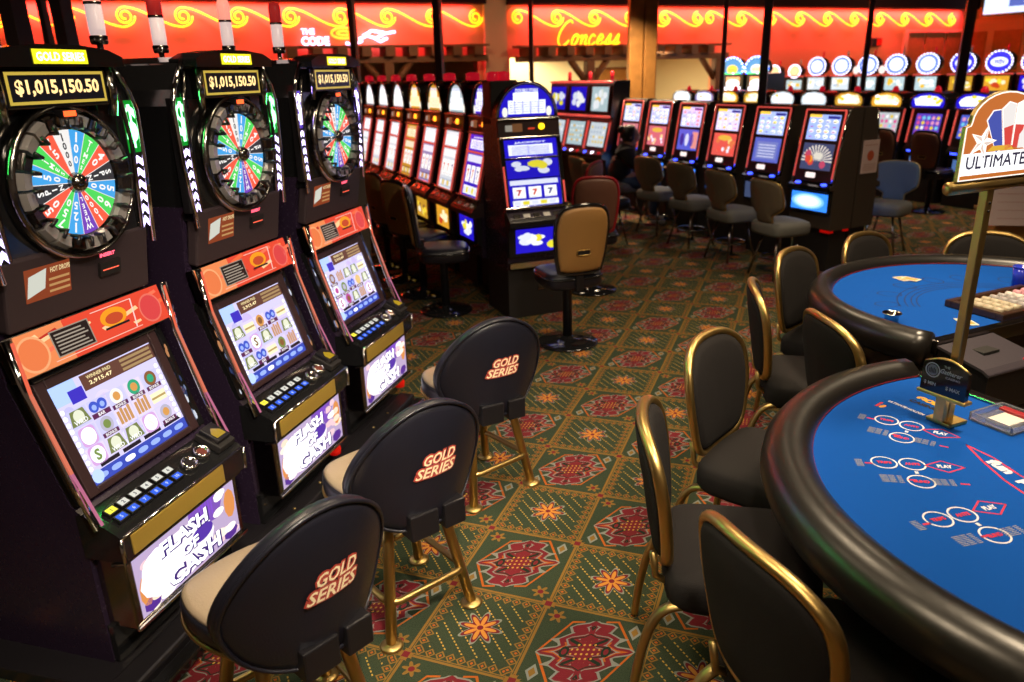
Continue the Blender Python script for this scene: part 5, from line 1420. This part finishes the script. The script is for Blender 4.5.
g.build('lettering', pb)
# clear box on the near felt
tx_, ty_, _ = tab(TA, (.055,.50))
A = thing('clear_card_box', 'clear plastic box with a red strip lying on the near blue felt', 'card tray', (tx_, ty_, .8475), pi/4)
g = G(); g.box(-.085,.085,-.075,.075,0,.008,'clear_plastic')
for x0,x1,y0,y1 in ((-.085,.085,-.075,-.068),(-.085,.085,.068,.075),(-.085,-.078,-.068,.068),(.078,.085,-.068,.068)): g.box(x0,x1,y0,y1,.008,.03,'clear_plastic')
g.build('tray', A, .002)
g = G(); g.box(-.06,.05,-.045,.03,.008,.020,'white_plastic'); g.build('card_stack', A, .003)
g = G(); g.box(.03,.06,-.05,.05,.020,.030,'red_edge'); g.build('red_strip', A, .002)

# things on the far table
tx_, ty_, _ = tab(TB, (.03,-.03)); aB = -pi/4
A = thing('chip_tray', 'dark wooden chip tray sunk in front of the dealer edge of the far table', 'chip tray', (tx_, ty_, .8475), aB)
g = G()
for x0,x1,y0,y1 in ((-.15,-.115,-.29,.29),(.115,.15,-.29,.29),(-.115,.115,-.29,-.255),(-.115,.115,.255,.29)): g.box(x0,x1,y0,y1,0,.034,'dark_wood')
g.build('frame', A, .004)
g = G(); g.box(-.115,.115,-.255,.255,0,.008,'oak'); g.build('bed', A)
chipm = {}
for nm, c_ in (('cream',(.55,.48,.35)),('grey',(.38,.36,.36)),('rose',(.62,.30,.36)),('white',(.7,.66,.62))): chipm[nm] = mat('chip_'+nm, c_, .4)
cp = None
for r in range(8):
    nm = ['cream','cream','cream','grey','grey','white','rose','rose'][r]
    for k in range(4):
        y_ = -.225+.06*r; x_ = .095-.010-.048*k
        if cp is None:
            g = G(); g.lathe([(.002,-.021),(.0175,-.021),(.0175,.021),(.002,.021)], 'chip_'+nm, (0,0,0), 14, axis='x')
            o = g.build('chip_stack'); cp = o; dat = {nm: o.data}
        else:
            if nm not in dat:
                me = cp.data.copy(); me.materials[0] = MATS['chip_'+nm]; dat[nm] = me
            o = cp.copy(); o.data = dat[nm]; COL.objects.link(o)
        wx, wy, _ = tab(TB, (.03+x_, -.03+y_)); o.location = (wx, wy, .8475+.008+.0178); o.rotation_euler = (0,0,aB)
        tag(o, {'cream':'roll of cream chips at the near end of the wooden tray','grey':'roll of grey chips in the middle of the wooden tray','white':'roll of white chips between the grey and rose ones','rose':'roll of rose chips at the far end of the wooden tray'}[nm], 'chips', 'rolls of %s chips in the tray' % nm)
tx_, ty_, _ = tab(TB, (-.02,.20))
g = G(); g.box(-.05,.05,-.035,.035,0,.012,'dark_wood'); b0 = thing('blue_tumbler', 'blue see-through tumbler at the right photo edge beside the chip tray', 'tumbler', (*tab(TB, (-.16,.32))[:2], .8475))
g = G(); mat('blue_glass', (.03,.05,.55), .12); g.lathe([(.002,0),(.036,0),(.042,.11),(.038,.11),(.033,.006),(.002,.006)], 'blue_glass', n=20); g.build('cup', b0)
g = G(); g.tube([(.043*cos(2*pi*k/20),.043*sin(2*pi*k/20),.11) for k in range(20)], .003, 'blue_glass', closed=True, n=6); g.build('lip', b0)
cxw, cyw, _ = tab(TB, (-.075,-.745))
A = thing('ashtray_cup', 'small polished metal cup at the left end of the far table felt', 'cup', (cxw, cyw, .8475))
g = G(); g.lathe([(.002,0),(.030,0),(.033,.032),(.040,.038),(.041,.042),(.032,.040),(.028,.012),(.002,.010)], 'chrome', n=24); g.build('bowl', A)
g = G(); g.tube([(.041*cos(2*pi*k/24),.041*sin(2*pi*k/24),.041) for k in range(24)], .003, 'chrome', closed=True, n=6); g.build('lip', A)
mat('card_paper', (.74,.70,.60), .5); mat('card_gold', (.55,.36,.08), .5)
def card(p, rot, label, m='card_paper', zz=.8475, s=1.0):
    x_, y_, _ = tab(TB, p); g = G()
    g.prism(rrect(.065*s,.095*s,.006,3), 'z', 0, .002, m); g.prism(rrect(.045*s,.07*s,.004,2), 'z', .002, .0023, 'card_gold')
    o = g.build('playing_card', loc=(x_, y_, zz)); o.rotation_euler = (0,0,rot); tag(o, label, 'card')
card((-.575,-.055), .6, 'pale card with a gold picture lying on the far blue felt')
card((-.545,-.03), 1.0, 'pale card tucked under its neighbour on the far blue felt', zz=.8500)
card((.10,-.46), .3, 'pale card lying at the foot of the chip tray near the dealer edge', s=1.1)
# shuffler on a stand at the dealer edge of the far table
sx_, sy_, _ = tab(TB, (.375,-.66))
A = thing('card_shuffler', 'dark sloped card shuffler with red and green lamps beside the far table dealer edge', 'card shuffler', (sx_, sy_, 0), aB)
mat('mauve_plastic', (.050,.042,.054), .4)
g = G(); g.prism([(-.13,.60),(-.13,.83),(.08,.788),(.105,.775),(.105,.60)], 'y', -.175, .175, 'black_satin'); g.prism([(-.135,.83),(-.135,.842),(.08,.80),(.11,.785),(.11,.772),(.08,.788)], 'y', -.18, .18, 'mauve_plastic'); bd = g.build('body', A, .008)
g = G(); g.box(-.10,.10,-.13,.15,0,.60,'black_matte'); g.build('stand', A, .006)
g = G(); g.box(-.06,.0,-.06,.04,.812,.828,'black_matte'); g.build('slot', A, .003)
for yy, c_ in ((.09,'red_lamp'),(.14,'neon_green')):
    g = G(); g.lathe([(.001,0),(.009,0),(.008,.006),(.001,.007)], c_, (.080,yy,.799), 10); g.build('status_lamp', bd)
# lectern with the pale board at the right edge
A = thing('wooden_lectern', 'oak lectern with a tilted pale pink board at the right edge behind the far table', 'lectern', (1.98, 7.62, 0), radians(8))
g = G(); g.box(-.34,.36,.0,.45,.0,.72,'oak'); g.build('cabinet', A, .01)
g = G(); g.box(-.37,.39,-.02,.47,.72,.75,'oak'); g.build('top', A, .006)
g = G(); T, L = slant((-.08,.66),(.06,1.06)); g.T = T; g.box(-.42,.5,-.015,.0,0,L,'board_white'); bd = g.build('board', A, .004)
g = G(); g.T = T @ Matrix.Translation((0,-.0158,0))
for i in range(5): g.rect(-.36,.42,.06+.07*i,.064+.07*i,srgb('#c08a8a'),0,'print')
g.build('ruled_lines', bd)

# ------------------------------------------------------------------ seated person
def skin_chain(name, pts, edges, m, parent, root=0, sub=2):
    me = bpy.data.meshes.new(name); me.from_pydata([p[0] for p in pts], edges, []); me.materials.append(MATS[m])
    o = bpy.data.objects.new(name, me); COL.objects.link(o)
    if parent: o.parent = parent
    sm = o.modifiers.new('skin', 'SKIN'); sm.use_smooth_shade = True
    for i, p in enumerate(pts):
        r = p[1]; r = r if isinstance(r, tuple) else (r, r)
        me.skin_vertices[0].data[i].radius = r; me.skin_vertices[0].data[i].use_root = (i == root)
    ss = o.modifiers.new('sub', 'SUBSURF'); ss.levels = sub; ss.render_levels = sub
    dg = bpy.context.evaluated_depsgraph_get(); dg.update()
    nm = bpy.data.meshes.new_from_object(o.evaluated_get(dg)); o.modifiers.clear(); o.data = nm
    if not nm.materials: nm.materials.append(MATS[m])
    for p in nm.polygons: p.use_smooth = True
    return o
PER = thing('person', 'person in dark jacket and jeans on a stool, playing a slot machine', 'person', (PS.x, PS.y, 0), rf-.62); PER.scale = (1.15, 1.15, 1.0)
B = [((0,.04,.60),(.15,.12)),((0,.03,.74),(.135,.10)),((0,-.01,.90),(.155,.105)),((0,-.03,1.00),(.14,.09)),((0,-.05,1.075),.058),((0,-.07,1.12),.060)]
E_ = [(0,1),(1,2),(2,3),(3,4),(4,5)]
for s in (-1,1):
    i = len(B)
    B += [((s*.175,-.03,.99),.062),((s*.21,-.10,.82),.048),((s*.16,-.30,.74),.040),((s*.13,-.38,.755),.030)]
    E_ += [(3,i),(i,i+1),(i+1,i+2),(i+2,i+3)]
    i = len(B)
    B += [((s*.10,-.06,.575),.095),((s*.13,-.38,.56),.075),((s*.13,-.36,.34),.058),((s*.13,-.34,.10),.042),((s*.13,-.45,.045),.04)]
    E_ += [(0,i),(i,i+1),(i+1,i+2),(i+2,i+3),(i+3,i+4)]
body = skin_chain('body', B, E_, 'skin', PER)
# clothing shells follow the body
J = [((0,.055,.56),(.215,.16)),((0,.045,.74),(.205,.15)),((0,.0,.90),(.215,.15)),((0,-.02,1.00),(.175,.12)),((0,-.045,1.062),.076)]
JE = [(0,1),(1,2),(2,3),(3,4)]
for s in (-1,1):
    i = len(J); J += [((s*.20,-.03,.975),.090),((s*.24,-.10,.82),.080),((s*.165,-.285,.742),.050)]; JE += [(3,i),(i,i+1),(i+1,i+2)]
tag(skin_chain('jacket', J, JE, 'dark_cloth', PER), 'dark jacket')
K = [((0,.04,.555),(.15,.10))]; KE = []
for s in (-1,1):
    i = len(K); K += [((s*.10,-.06,.57),.105),((s*.13,-.39,.56),.085),((s*.13,-.37,.34),.070),((s*.13,-.35,.12),.058)]; KE += [(0,i),(i,i+1),(i+1,i+2),(i+2,i+3)]
tag(skin_chain('jeans', K, KE, 'denim', PER), 'blue jeans')
for s in (-1,1):
    tag(skin_chain('shoe', [((s*.13,-.32,.052),.046),((s*.13,-.40,.046),.044),((s*.13,-.50,.036),.034)], [(0,1),(1,2)], 'shoe_white', PER), 'white shoe')
# head: looks at the lower screen
hc = Vector((0,-.075,1.165))
g = G(); rr = []
for k in range(13):
    t_ = pi*k/12; zz = -cos(t_)*.125; r = sin(t_)
    ring = []
    for q in range(20):
        a = 2*pi*q/20; w_ = .078*(1-.18*max(0,-zz/.125)); d_ = .098*(1-.10*max(0,-zz/.125))
        x_ = r*w_*cos(a); y_ = r*d_*sin(a)
        if abs(x_) < .022 and y_ < -.06 and -.05 < zz < .02: y_ -= .020*(1-abs(zz+.02)/.05)
        if .02 < abs(x_) < .05 and y_ < -.05 and 0 < zz < .035: y_ += .010
        ring.append((hc.x+x_, hc.y+y_, hc.z+zz))
    rr.append(ring)
g.rings(rr, 'skin')
for s in (-1,1): g.lathe([(.002,-.012),(.022,-.008),(.026,.0),(.018,.008),(.002,.010)], 'skin', (hc.x+s*.078,hc.y+.01,hc.z-.005), 10, axis='x')
hd = g.build('head', PER)
g = G()
for s in (-1,1): g.lathe([(.001,-.006),(.010,-.003),(.011,.003),(.001,.006)], 'print', (hc.x+s*.032,hc.y-.083,hc.z+.012), 10, axis='y', col=(.02,.015,.012))
g.box(hc.x-.024,hc.x+.024,hc.y-.088,hc.y-.078,hc.z-.062,hc.z-.053,'print',(.30,.06,.05)); g.build('face_detail', hd)
g = G(); rr = []
for k in range(11):
    t_ = pi*k/10; zz = cos(t_)*.125; r = sin(t_)
    rr.append([(hc.x+r*.094*cos(a), hc.y+.018+max(-.062, r*.108*sin(a)), hc.z+.022+zz) for a in [2*pi*q/22 for q in range(22)]])
g.rings(rr, 'hair')
g.lathe([(.002,-.05),(.035,-.04),(.048,0),(.035,.04),(.002,.05)], 'hair', (hc.x,hc.y+.115,hc.z+.085), 14)
tag(g.build('hair', PER), 'dark hair tied up in a bun')
for s in (-1,1):     # hands with separate fingers on the button ledge
    h0 = Vector((s*.125,-.40,.758)); pts = [((h0.x,h0.y+.03,h0.z),(.024,.014)),((h0.x,h0.y-.02,h0.z+.004),(.036,.013)),((h0.x,h0.y-.055,h0.z+.004),(.036,.011))]; ed = [(0,1),(1,2)]
    hand = skin_chain('hand', pts, ed, 'skin', PER)
    for f, (dx, ln) in enumerate(((-.027,.062),(-.009,.074),(.009,.070),(.026,.054))):
        skin_chain('finger', [((h0.x+dx,h0.y-.055,h0.z+.004),.0088),((h0.x+dx*1.05,h0.y-.055-ln*.45,h0.z+.010),.0082),((h0.x+dx*1.1,h0.y-.055-ln*.8,h0.z-.002),.0076),((h0.x+dx*1.1,h0.y-.055-ln,h0.z-.012),.0066)], [(0,1),(1,2),(2,3)], 'skin', hand, sub=1)
    skin_chain('thumb', [((h0.x-s*.022,h0.y-.005,h0.z),.010),((h0.x-s*.05,h0.y-.035,h0.z-.004),.009),((h0.x-s*.055,h0.y-.065,h0.z-.010),.0078)], [(0,1),(1,2)], 'skin', hand, sub=1)
